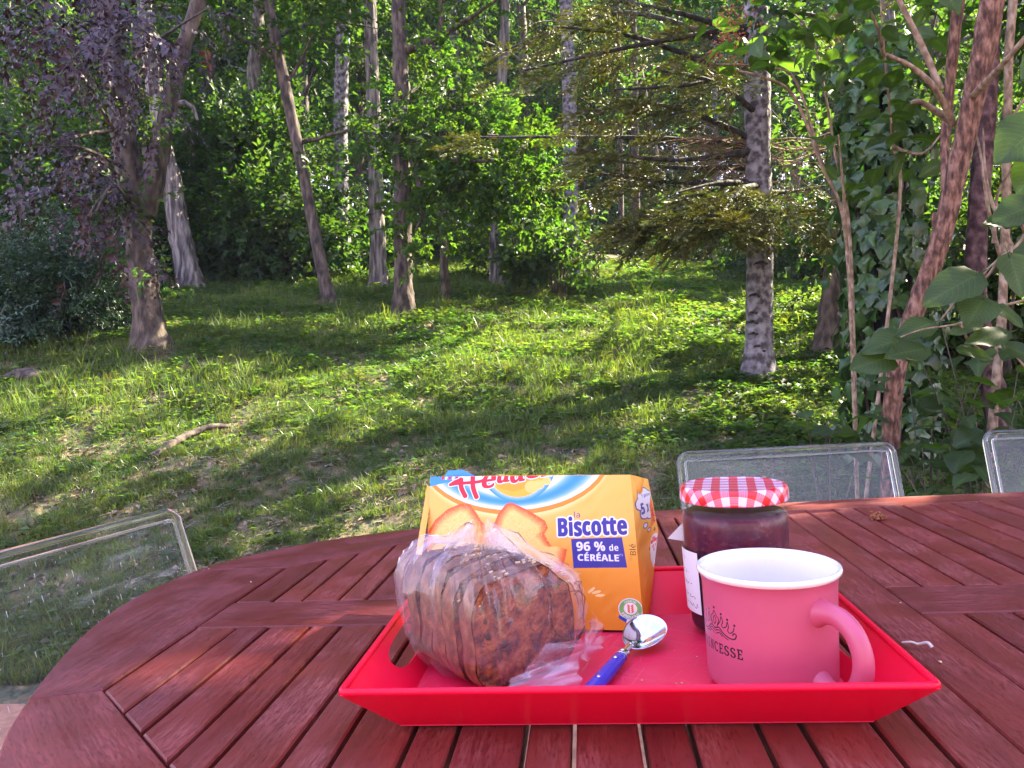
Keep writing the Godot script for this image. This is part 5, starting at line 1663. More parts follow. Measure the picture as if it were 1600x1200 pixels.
	write(im, "96 %", sans, Rect2(P.call(904, 854), Vector2(42, 15) * k), white, -0.01, 0.0, 0.0, white, 0.25 * k)
	write(im, "de", sans, Rect2(P.call(952, 857.5), Vector2(13.5, 11) * k), white, -0.01)
	write(im, "CÉRÉALE", sans, Rect2(P.call(905, 871.5), Vector2(60, 13.5) * k), white, 0.0, 0.0, 0.0, white, 0.25 * k)
	write(im, "(1)", thin, Rect2(P.call(966, 873), Vector2(5, 4) * k), white)
	write(im, "Blé", thin, Rect2(P.call(977, 861.5), Vector2(18, 9) * k), Color(0.12, 0.06, 0.03), -PI * 0.5)
	write(im, "(1)", thin, Rect2(P.call(979.5, 878), Vector2(6, 4) * k), Color(0.5, 0.3, 0.1), -PI * 0.5)
	# the round green seal
	oval(im, P.call(976, 961), 17.5 * k, 17.5 * k, white)
	oval(im, P.call(976, 961), 16 * k, 16 * k, Color(0.50, 0.70, 0.36))
	oval(im, P.call(976, 960), 9.5 * k, 9.5 * k, Color(0.98, 0.90, 0.84))
	for i in 4:
		for sd in [-1.0, 1.0]: oval(im, P.call(976 + sd * 2.6, 965 - i * 3.2), 2.6 * k, 1.2 * k, Color(0.88, 0.40, 0.24), -sd * 0.8)
	var word := "HARMONY"
	for i in word.length():
		var a := PI * 0.5 + 0.95 - 1.9 * i / (word.length() - 1)
		var q: Vector2 = P.call(976 + cos(a) * 12.8, 961 + sin(a) * 12.8)
		write(im, word[i], sans, Rect2(q - Vector2(2.2, 2.4) * k, Vector2(4.4, 4.8) * k), white, a - PI * 0.5)
	var ch := "CHARTE"
	for i in ch.length():
		var a := -PI * 0.5 - 0.6 + 1.2 * i / (ch.length() - 1)
		var q: Vector2 = P.call(976 + cos(a) * 12.8, 961 + sin(a) * 12.8)
		write(im, ch[i], sans, Rect2(q - Vector2(1.4, 1.5) * k, Vector2(2.8, 3.0) * k), white, a + PI * 0.5)
	fill(im, PackedVector2Array([P.call(959, 970), P.call(970, 977), P.call(968, 982), P.call(958, 975)]), Color(0.15, 0.25, 0.65))
	fill(im, PackedVector2Array([P.call(970, 977), P.call(980, 979), P.call(979, 984), P.call(968, 982)]), white)
	fill(im, PackedVector2Array([P.call(980, 979), P.call(992, 974), P.call(993, 979), P.call(979, 984)]), Color(0.84, 0.2, 0.2))
	# the side: cloud, rusk with jam, plus sign, bowl
	var ks := 8.0
	var si := Image.create_empty(int(50 * ks), int(190 * ks), false, Image.FORMAT_RGB8)
	var Q := func(x: float, y: float) -> Vector2: return Vector2(x - 984.0, y - 745.0) * ks
	for y in si.get_height(): si.fill_rect(Rect2i(0, y, si.get_width(), 1), Color(0.98, 0.72, 0.28).lerp(low, smoothstep(0.2, 0.7, float(y) / si.get_height())))
	var cl := [[1000, 772, 8], [1010, 770, 8], [1019, 774, 8], [996, 784, 8], [1002, 797, 8], [1012, 799, 9], [1019, 790, 9], [1008, 784, 11]]
	for s in cl: oval(si, Q.call(s[0], s[1]), (s[2] + 1.6) * ks, (s[2] + 1.6) * ks, ink_blue)
	for s in cl: oval(si, Q.call(s[0], s[1]), s[2] * ks, s[2] * ks, white)
	for s in [[1001, 815, 4.2], [1008, 824, 3.2]]:
		oval(si, Q.call(s[0], s[1]), s[2] * ks, s[2] * ks, ink_blue)
		oval(si, Q.call(s[0], s[1]), (s[2] - 1.2) * ks, (s[2] - 1.2) * ks, white)
	write(si, "1 portion", sans, Rect2(Q.call(999, 770), Vector2(24, 6.5) * ks), ink_blue, -0.05)
	write(si, "5 x", sans, Rect2(Q.call(995, 783), Vector2(16, 15) * ks), ink_blue, -0.06, 0.0, 0.0, white, 0.3 * ks)
	fill(si, PackedVector2Array([Q.call(1014, 788), Q.call(1020, 778), Q.call(1029, 786), Q.call(1031, 822), Q.call(1013, 822)]), Color(0.90, 0.46, 0.18))
	for i in 46: oval(si, Q.call(1021 + rs.randfn() * 3.2, 805 + rs.randfn() * 7.0), rs.randf_range(1.0, 2.2) * ks, rs.randf_range(1.0, 2.0) * ks, [Color(0.75, 0.06, 0.14), Color(0.85, 0.2, 0.2), Color(0.55, 0.03, 0.1)][i % 3])
	write(si, "+", sans, Rect2(Q.call(1021, 828), Vector2(6, 6) * ks), Color(0.1, 0.05, 0.05))
	oval(si, Q.call(1023, 858), 13 * ks, 20 * ks, white)
	for i in 26: oval(si, Q.call(1023 + rs.randfn() * 5.0, 846 + rs.randfn() * 3.5), 2.2 * ks, 2.0 * ks, [Color(0.80, 0.12, 0.22), Color(0.9, 0.45, 0.5), Color(0.97, 0.85, 0.82)][i % 3])
	return [im, si]

func sheet(m: MB, c: Array, nu: int, nv: int, bulge: float, crumple: float, seed: float, uv := Rect2(0, 0, 1, 1)) -> void:   # a soft printed sheet between four corners (bottom left, bottom right, top right, top left)
	var n: Vector3 = (c[1] - c[0]).cross(c[3] - c[0]).normalized()
	var i0 := m.v.size()
	for j in nv + 1:
		for i in nu + 1:
			var u := float(i) / nu
			var v := float(j) / nv
			var q: Vector3 = (c[0] as Vector3).lerp(c[1], u).lerp((c[3] as Vector3).lerp(c[2], u), v)
			var e := minf(1.0, 9.0 * minf(minf(u, 1 - u), minf(v, 1 - v)))
			var w := noise.get_noise_3d(u * 22.0 + seed, v * 16.0, seed) * 1.0 + (1.0 - absf(noise.get_noise_3d(u * 30.0 - v * 18.0, v * 26.0, seed + 40.0)) * 2.0) * 0.5
			q += n * (bulge * sin(PI * u) * sin(PI * v) + crumple * w * e)
			m.p(q, Vector2(uv.position.x + uv.size.x * u, uv.position.y + uv.size.y * (1.0 - v)))
	for j in nv:
		for i in nu:
			var a := i0 + j * (nu + 1) + i
			m.quad(a, a + 1, a + nu + 2, a + nu + 1)

func packet() -> void:
	var pr := packet_print()
	var fm := mat("packet_front", Color.WHITE, 0.42)
	fm.albedo_texture = tex(pr[0])
	var sm := mat("packet_side", Color.WHITE, 0.42)
	sm.albedo_texture = tex(pr[1])
	var o := thing("rusk_packet", "yellow printed paper packet of rusks standing at the back of the red tray", "packet", Vector3(-0.06, TY, -0.78))
	var p0 := o.position
	var fbl := Vector3(-0.170, 0.748, -0.748) - p0
	var fbr := Vector3(0.0455, 0.747, -0.726) - p0
	var ftr := Vector3(0.0415, 0.890, -0.757) - p0
	var ftl := Vector3(-0.165, 0.890, -0.797) - p0
	var bbr := Vector3(0.0545, 0.747, -0.776) - p0
	var bbl := Vector3(-0.140, 0.747, -0.776) - p0
	var btr := Vector3(0.067, 0.868, -0.872) - p0
	var btl := Vector3(-0.150, 0.868, -0.910) - p0
	var mr := Vector3(0.0735, 0.815, -0.846) - p0
	var m := MB.new()
	sheet(m, [fbl, fbr, ftr, ftl], 40, 30, 0.004, 0.0011, 3.0, Rect2(0.012, 0.01, 0.98, 0.975))
	part(o, "front_panel", m.mesh(), M.packet_front)
	var s1 := MB.new()
	var e1 := fbr.lerp(ftr, 0.5)
	sheet(s1, [e1, mr, btr, ftr], 16, 16, 0.004, 0.0016, 9.0, Rect2(0, 0, 1, 0.5))
	sheet(s1, [fbr, bbr, mr, e1], 16, 16, 0.003, 0.0012, 13.0, Rect2(0, 0.5, 1, 0.5))
	part(o, "side_panel", s1.mesh(), M.packet_side)
	var t := MB.new()
	sheet(t, [ftl, ftr, btr, btl], 24, 10, 0.002, 0.0012, 17.0)
	sheet(t, [btr, bbr, bbl, btl].duplicate(), 4, 4, 0.0, 0.0, 0.0)
	sheet(t, [bbl, fbl, ftl, btl], 10, 14, 0.006, 0.0015, 23.0)
	sheet(t, [bbr, bbl, btl, btr], 16, 12, 0.003, 0.001, 27.0)
	part(o, "wrapper", t.mesh(), M.wrapper_yellow)
	# the folded ear at the top right and the blue corner of the flap at the top left
	var e := MB.new()
	sheet(e, [ftr + Vector3(0.0005, -0.030, -0.004), ftr + Vector3(0.012, -0.034, -0.05), ftr + Vector3(0.017, -0.012, -0.055), ftr + Vector3(0.0005, -0.002, -0.006)], 8, 6, 0.004, 0.0008, 31.0)
	part(o, "side_flap", e.mesh(), M.wrapper_yellow)
	var b := MB.new()
	sheet(b, [ftl + Vector3(0.012, -0.004, -0.005), ftl + Vector3(0.052, -0.003, 0.002), ftl + Vector3(0.034, 0.006, -0.002), ftl + Vector3(0.018, 0.005, -0.006)], 8, 4, 0.001, 0.0006, 37.0)
	var bl := mat("packet_blue", Color(0.22, 0.55, 0.88), 0.42)
	part(o, "top_flap", b.mesh(), bl)
	var l := MB.new()
	sheet(l, [fbl + Vector3(-0.006, 0.07, -0.01), fbl + Vector3(0.001, 0.07, -0.006), ftl + Vector3(0.001, -0.012, -0.003), ftl + Vector3(-0.006, -0.010, -0.010)], 4, 8, 0.001, 0.0006, 41.0)
	part(o, "side_seam", l.mesh(), M.wrapper_yellow)

func mug() -> void:
	var o := thing("mug", "pink mug with white inside, a crown and the word PRINCESSE on it", "mug", Vector3(0.1365, TY + 0.0052, -0.615))
	# the print
	var W := 2048
	var H := 640
	var im := Image.create_empty(W, H, false, Image.FORMAT_RGB8)
	var pink := Color(0.735, 0.315, 0.425)
	im.fill(pink)
	var ink_c := Color(0.13, 0.10, 0.12)
	var px_m := W / (TAU * 0.0503)                         # pixels per metre round the body
	var py_m := H / 0.086
	var cx := 204.0 / 360.0 * W
	var Y := func(h: float) -> float: return (0.086 - h) * py_m
	var serif := font("Droid Serif")
	var word := "PRINCESSE"
	for i in word.length():
		var lw := 0.0044 if word[i] != "I" else 0.0026
		var x := cx + (i - 4.0) * 0.0059 * px_m
		write(im, word[i], serif, Rect2(Vector2(x - lw * 0.5 * px_m, Y.call(0.0378)), Vector2(lw * px_m, 0.0072 * py_m)), ink_c, rf(-0.02, 0.02), 0.0, 0.0, ink_c, 1.6)
	var C := func(x: float, h: float) -> Vector2: return Vector2(cx + x * 0.001 * px_m, Y.call(0.001 * h + 0.005))
	for sd in [-1.0, 1.0]:
		stroke(im, curve2([C.call(0, 43.5), C.call(sd * 5, 45.0), C.call(sd * 10, 41.5), C.call(sd * 16, 39.5), C.call(sd * 20, 40.0), C.call(sd * 21.5, 43.0), C.call(sd * 19.5, 44.0), C.call(sd * 18.5, 42.5)]), 7.0, ink_c)
		stroke(im, curve2([C.call(0, 41.5), C.call(sd * 5, 43.0), C.call(sd * 9, 40.0), C.call(sd * 14, 38.0)]), 5.0, ink_c)
		stroke(im, curve2([C.call(sd * 1, 39.5), C.call(sd * 5, 41.0), C.call(sd * 8, 39.0)]), 5.0, ink_c)
		stroke(im, curve2([C.call(sd * 3, 46), C.call(sd * 5, 51), C.call(sd * 2.5, 53.5), C.call(0, 57)]), 5.0, ink_c)
		stroke(im, curve2([C.call(sd * 3, 46), C.call(sd * 6.5, 50), C.call(sd * 8, 54), C.call(sd * 9.5, 50.5), C.call(sd * 8.0, 47.5), C.call(sd * 10.0, 46.0)]), 5.0, ink_c)
		stroke(im, curve2([C.call(sd * 10, 46), C.call(sd * 13, 48), C.call(sd * 14, 51.5), C.call(sd * 15.0, 48), C.call(sd * 14.0, 45), C.call(sd * 16.0, 43.5), C.call(sd * 19.0, 45.5), C.call(sd * 20.0, 48.5)]), 5.0, ink_c)
		for b in [[8, 56], [14.2, 53.3], [20.3, 50.2]]: oval(im, C.call(sd * b[0], b[1]), 6.5, 6.5, ink_c)
	stroke(im, curve2([C.call(0, 46.5), C.call(-1.8, 49.5), C.call(0, 53), C.call(1.8, 49.5), C.call(0, 46.5)]), 5.0, ink_c)
	oval(im, C.call(0, 59.2), 7.5, 7.5, ink_c)
	M.mug_pink.albedo_color = Color.WHITE
	M.mug_pink.albedo_texture = tex(im)
	var m := MB.new()
	var prof := [Vector2(0.0, 0.0012), Vector2(0.038, 0.0012), Vector2(0.0405, 0.0), Vector2(0.0440, 0.0004), Vector2(0.0468, 0.0018), Vector2(0.0484, 0.0045), Vector2(0.0490, 0.009), Vector2(0.0495, 0.03), Vector2(0.0500, 0.055), Vector2(0.0504, 0.072), Vector2(0.0508, 0.079), Vector2(0.0518, 0.0838), Vector2(0.0530, 0.0860)]
	var vs := []
	for p in prof: vs.append(1.0 - p.y / 0.086)
	lathe(m, prof, 96, Vector3.ZERO, vs)
	part(o, "body", m.mesh(), M.mug_pink)
	var w := MB.new()
	lathe(w, [Vector2(0.0530, 0.0860), Vector2(0.0542, 0.0874), Vector2(0.0546, 0.0890), Vector2(0.0541, 0.0905), Vector2(0.0528, 0.0912), Vector2(0.0512, 0.0905), Vector2(0.0498, 0.088), Vector2(0.0484, 0.082), Vector2(0.0476, 0.07), Vector2(0.0470, 0.03), Vector2(0.0462, 0.012), Vector2(0.043, 0.007), Vector2(0.03, 0.0055), Vector2(0.0, 0.0052)], 96)
	part(o, "lining", w.mesh(), M.mug_white)
	var h := MB.new()
	var a := deg_to_rad(302.0)
	var d := Vector3(cos(a), 0, -sin(a))
	var pts := []
	for q in [[0.045, 0.0650], [0.056, 0.0668], [0.068, 0.0655], [0.079, 0.0575], [0.0850, 0.0430], [0.0835, 0.0280], [0.0760, 0.0155], [0.064, 0.0100], [0.055, 0.0105], [0.045, 0.0120]]: pts.append(d * q[0] + Vector3.UP * q[1])
	var sp := spline(pts, 6)
	var rad := []
	for i in sp.size():
		var t := float(i) / (sp.size() - 1)
		rad.append(0.0066 + 0.0042 * exp(-pow(t / 0.09, 2.0)) + 0.0038 * exp(-pow((1.0 - t) / 0.09, 2.0)))
	tube(h, sp, rad, 18, 0.0, 1.0, 1.12)
	part(o, "handle", h.mesh(), mat("mug_handle", pink, 0.40))

func jar() -> void:
	var o := thing("jam_jar", "glass jar of dark red jam under a red and white checked lid", "jar", Vector3(0.1345, TY + 0.0052, -0.732))
	var g := MB.new()
	var prof := [Vector2(0.0, 0.0025), Vector2(0.036, 0.0025), Vector2(0.040, 0.0005), Vector2(0.0432, 0.003), Vector2(0.0448, 0.008), Vector2(0.0466, 0.03), Vector2(0.0486, 0.07), Vector2(0.0492, 0.09), Vector2(0.0492, 0.102), Vector2(0.0484, 0.109), Vector2(0.0466, 0.1135), Vector2(0.0452, 0.1160), Vector2(0.0450, 0.1185), Vector2(0.0462, 0.1195), Vector2(0.0462, 0.1290)]
	lathe(g, prof, 72)
	part(o, "glass", g.mesh(), M.jar_glass)
	# the jam fills the jar; above its level a film of jam clings to the glass
	var im := Image.create_empty(1024, 512, false, Image.FORMAT_RGB8)
	var deep := lin(.016, .0035, .008)
	var wine := lin(.065, .006, .024)
	var smear := lin(.11, .014, .026)
	var pale := lin(.18, .13, .125)
	var n2 := FastNoiseLite.new()
	n2.seed = 77; n2.fractal_octaves = 4; n2.frequency = 1.0
	for y in 512:
		for x in 1024:
			var a := TAU * x / 1024.0
			var h := 0.112 * (1.0 - y / 512.0)
			var p := Vector3(cos(a) * 2.0, h * 60.0, sin(a) * 2.0)
			var n := n2.get_noise_3dv(p)
			var f := n2.get_noise_3dv(p * 3.1 + Vector3(9, 9, 9))
			var level := 0.080 + n * 0.006
			var c := deep.lerp(wine, clampf(0.4 + f, 0, 1))
			if h > level:
				c = wine.lerp(smear, clampf(0.35 + n2.get_noise_3d(p.x * 1.2 + 20.0, p.y * 0.6, p.z * 1.2) * 1.6, 0.0, 1.0))
				c = c.lerp(pale, clampf((f + n * 0.8 - 0.16) * 1.4, 0.0, 0.32))
			im.set_pixel(x, y, c)
	M.jam.albedo_texture = tex(im)
	var j := MB.new()
	var jp := [Vector2(0.0, 0.0045), Vector2(0.036, 0.0045), Vector2(0.0415, 0.0055), Vector2(0.0430, 0.009), Vector2(0.0448, 0.03), Vector2(0.0468, 0.07), Vector2(0.0474, 0.09), Vector2(0.0474, 0.101), Vector2(0.0466, 0.107), Vector2(0.0448, 0.1115), Vector2(0.0, 0.112)]
	var vs := []
	for p in jp: vs.append(1.0 - p.y / 0.112)
	lathe(j, jp, 72, Vector3.ZERO, vs)
	part(o, "jam", j.mesh(), M.jam)
	# the lid
	var gi := Image.create_empty(512, 512, false, Image.FORMAT_RGB8)
	for y in 512:
		for x in 512:
			var a := fposmod(x / 512.0 * 8.5, 1.0) < 0.5
			var b := fposmod(y / 512.0 * 8.5, 1.0) < 0.5
			var weave := 0.04 * (1.0 if (x / 2 + y / 2) % 2 == 0 else -1.0)
			var c := Color(0.86, 0.80, 0.86)
			if a and b: c = Color(0.80, 0.03, 0.10)
			elif a: c = Color(0.85, 0.36, 0.44) if fposmod(y / 512.0 * 68.0, 1.0) < 0.5 else Color(0.85, 0.46, 0.54)
			elif b: c = Color(0.85, 0.36, 0.44) if fposmod(x / 512.0 * 68.0, 1.0) < 0.5 else Color(0.85, 0.46, 0.54)
			gi.set_pixel(x, y, Color(c.r + weave, c.g + weave, c.b + weave))
	var lm := mat("lid_gingham", Color.WHITE, 0.32)
	lm.albedo_texture = tex(gi)
	lm.clearcoat_enabled = true; lm.clearcoat = 0.3; lm.clearcoat_roughness = 0.2
	var l := MB.new()
	var lp := [Vector2(0.0470, 0.1225), Vector2(0.0486, 0.1225), Vector2(0.0492, 0.1236), Vector2(0.0490, 0.1290), Vector2(0.0488, 0.1325), Vector2(0.0478, 0.1352), Vector2(0.0462, 0.1362), Vector2(0.0446, 0.1364), Vector2(0.0438, 0.1357), Vector2(0.025, 0.1357), Vector2(0.0, 0.1357)]
	lathe(l, lp, 96)
	var len := 0.0
	for i in lp.size(): 
		var reach := 0.0
		for k in range(lp.size() - 1, i, -1): reach += (lp[k] - lp[k - 1]).length()
		for k in 97:
			var a := TAU * k / 96 + 0.18
			l.u[i * 97 + k] = Vector2(0.5 + cos(a) * reach / 0.135, 0.5 + sin(a) * reach / 0.135)
	part(o, "lid", l.mesh(), M.lid_gingham)
	# the handwritten label
	var li := Image.create_empty(512, 640, false, Image.FORMAT_RGB8)
	li.fill(Color(0.88, 0.86, 0.86))
	var rs := RandomNumberGenerator.new(); rs.seed = 8
	var lines := [[90, 200, 300], [230, 150, 330], [350, 120, 380], [470, 90, 430], [560, 160, 460]]
	for ln in lines:
		var x: float = ln[1]
		var pts := []
		while x < ln[2]:
			pts.append(Vector2(x, ln[0] + rs.randf_range(-26, 26)))
			x += rs.randf_range(9, 20)
			if rs.randf() < 0.12:
				stroke(li, curve2(pts, 5), 5.0, Color(0.10, 0.09, 0.13))
				pts = []
				x += 22
		if pts.size() > 1: stroke(li, curve2(pts, 5), 5.0, Color(0.10, 0.09, 0.13))
	var pm := mat("jar_label", Color.WHITE, 0.75)
	pm.albedo_texture = tex(li)
	var lb := MB.new()
	var a0 := deg_to_rad(166.0)
	var a1 := deg_to_rad(216.0)
	for jy in 9:
		for k in 17:
			var h := lerpf(0.022, 0.079, jy / 8.0)
			var r := lerpf(0.0466, 0.0486, (h - 0.03) / 0.04) + 0.0005
			var a := lerpf(a0, a1, k / 16.0)
			lb.p(Vector3(cos(a) * r, h, -sin(a) * r), Vector2(k / 16.0, 1.0 - jy / 8.0))
	for jy in 8:
		for k in 16:
			var q := jy * 17 + k
			lb.quad(q, q + 1, q + 18, q + 17)
	part(o, "label", lb.mesh(), M.jar_label)
	var pc := MB.new()
	var c := Vector3(-0.0475, 0.088, -0.030)
	pc.face([c + Vector3(-0.012, -0.008, 0), c + Vector3(0.006, -0.011, 0.002), c + Vector3(0.006, 0.010, 0.001)])
	pc.face([c + Vector3(0.006, 0.010, 0.0002), c + Vector3(0.006, -0.011, 0.0012), c + Vector3(-0.012, -0.008, -0.0008)])
	part(o, "paper_corner", pc.mesh(false), M.paper)

func lump(i: int, k: int) -> float: return 1.0 + 0.05 * noise.get_noise_2d(cos(TAU * i / 40.0) * 1.4 + 5.0, sin(TAU * i / 40.0) * 1.4) + 0.05 * noise.get_noise_2d(cos(TAU * i / 40.0) * 1.1 + k * 7.0, sin(TAU * i / 40.0) * 1.1)

func loaf() -> void:
	var o := thing("sliced_loaf", "sliced dark fruit loaf inside the clear bag", "bread", Vector3(-0.086, TY + 0.0062, -0.655), deg_to_rad(40.0))
	var outline := []
	for i in 40:
		var a := TAU * i / 40.0
		var c := cos(a)
		var s := sin(a)
		var x := signf(c) * pow(absf(c), 0.42 if s < 0 else 0.60) * 0.0535
		var y := signf(s) * pow(absf(s), 0.5 if s < 0 else 0.72) * (0.036 if s < 0 else 0.058) + 0.0375
		if s > 0: x -= 0.010 * s
		outline.append(Vector2(x, y))
	var n := 5
	for k in n:
		var th := 0.0165
		var z := -0.046 + k * 0.0215
		var sc := 1.0 - 0.02 * absf(k - 2) + rf(-0.03, 0.015)
		var sl := MeshInstance3D.new()
		var m := MB.new()
		var cm := MB.new()
		var R := 7
		for side in [1.0, -1.0]:
			var i0 := m.v.size()
			var cc := Vector2(0, 0.045)
			for j in R + 1:
				for i in outline.size():
					var q: Vector2 = cc.lerp(outline[i] * sc * lump(i, k), float(j) / R * 0.985)
					var b := noise.get_noise_3d(q.x * 420.0, q.y * 420.0, k * 17.0 + side * 5.0) * 0.0010
					m.p(Vector3(q.x, q.y, side * (th * 0.5 + b)))
			var w := outline.size()
			for j in R:
				for i in w:
					var a := i0 + j * w + i
					var b2 := i0 + j * w + (i + 1) % w
					if side > 0: m.quad(a, a + w, b2 + w, b2)
					else: m.quad(a, b2, b2 + w, a + w)
		var w2 := outline.size()
		for j in 5:
			for i in w2:
				var q: Vector2 = outline[i] * sc * lump(i, k)
				var zz := lerpf(-1.0, 1.0, j / 4.0)
				var r := 1.0 + 0.012 * (1.0 - zz * zz) + noise.get_noise_3d(q.x * 300.0, q.y * 300.0, k * 7.0 + zz * 3.0) * 0.02
				cm.p(Vector3(q.x * r, 0.045 + (q.y - 0.045) * r, zz * th * 0.5))
		for j in 4:
			for i in w2: cm.quad(j * w2 + i, j * w2 + (i + 1) % w2, (j + 1) * w2 + (i + 1) % w2, (j + 1) * w2 + i)
		var p := part(o, "slice", m.mesh(), M.bread_crumb)
		p.position = Vector3(rf(-0.002, 0.002), 0, z)
		p.rotation = Vector3(rf(-0.05, 0.05), rf(-0.09, 0.09), rf(-0.04, 0.04))
		part(p, "crust", cm.mesh(), M.bread_crust)
		var fruit := MB.new()
		for i in 12:
			var q := Vector2(rf(-0.046, 0.046), rf(0.008, 0.082))
			for side in [1.0, -1.0]:
				var c := Vector3(q.x * sc, q.y * sc, side * (th * 0.5 + 0.0002))
				var r := rf(0.002, 0.0048)
				var dv := Vector3.RIGHT.rotated(Vector3.BACK, rng.randf() * TAU)
				var bend := Vector3(-dv.y, dv.x, 0) * rf(-0.3, 0.3) * r
				tube(fruit, [c - dv * r, c - dv * r * 0.6 + bend * 0.6, c + bend, c + dv * r * 0.5 + bend * 0.5, c + dv * r], [r * 0.08, r * rf(0.3, 0.5), r * rf(0.4, 0.65), r * rf(0.3, 0.5), r * 0.08], 9, 0.3, 1.0, 0.35)
		part(p, "raisins", fruit.mesh(), M.raisin).set_meta("kind", "stuff")
		var seeds := MB.new()
		for i in 34:
			var a := rf(0.35, PI - 0.35)
			var q := Vector2(cos(a) * 0.056, 0.0445 + pow(sin(a), 0.8) * 0.0525) * sc
			var c := Vector3(q.x, q.y, rf(-0.5, 0.5) * th)
			tube(seeds, [c - Vector3(rf(0.0008, 0.002), 0, rf(-0.001, 0.001)), c + Vector3(rf(0.0008, 0.002), 0.0005, rf(-0.001, 0.001))], [0.0011, 0.0008], 5)
		part(p, "seeds", seeds.mesh(), M.seed_pale).set_meta("kind", "stuff")

var ridge := FastNoiseLite.new()

func bag_point(u: float, v: float, off := 0.0) -> Vector3:     # the crumpled bag round the loaf; u runs round it, v from the bottom to the gathered top
	var a := TAU * u
	var t := PI * (v - 0.5)
	var e := 0.62
	var c := cos(t)
	var s := sin(t)
	var cx := signf(cos(a)) * pow(absf(cos(a)), e) * pow(c, 0.58)
	var cz := signf(sin(a)) * pow(absf(sin(a)), e) * pow(c, 0.58)
	var cy := signf(s) * pow(absf(s), 0.72)
	var q := Vector3(cx * 0.0665, 0.051 + cy * 0.053, cz * 0.0665)
	q.x -= 0.010 * smoothstep(0.4, 1.0, v)
	q.y -= 0.022 * smoothstep(0.0, 1.0, cx) * smoothstep(0.45, 0.9, v) - 0.006 * smoothstep(0.55, 1.0, v)
	var right := smoothstep(0.1, 1.0, cx * 0.6 - cz * 0.5)
	q += Vector3(0.022, -0.006, 0.0) * right * smoothstep(1.0, 0.2, v)          # slack on the right
	var left := smoothstep(0.2, 1.0, -cx)
	q += Vector3(-0.004, 0.004, 0.0) * left
	# folds that run up to the gathering point
	var f := 1.0 - absf(ridge.get_noise_2d(cos(a) * 20.0 + sin(a) * 7.0, sin(a) * 20.0 + v * 4.0)) * 2.4
	var f2 := 1.0 - absf(ridge.get_noise_3d(q.x * 150.0, q.y * 80.0, q.z * 150.0)) * 2.2
	var up := smoothstep(0.15, 0.9, v)
	var n := Vector3(cx, cy * 0.7, cz).normalized()
	q += n * (f * 0.0066 * (0.35 + 0.9 * up) + f2 * 0.0034 + off)
	q.y += 0.010 * smoothstep(0.93, 1.0, v) * (0.6 + 0.4 * sin(a * 5.0))
	q.y = maxf(q.y, 0.0006)
	return q

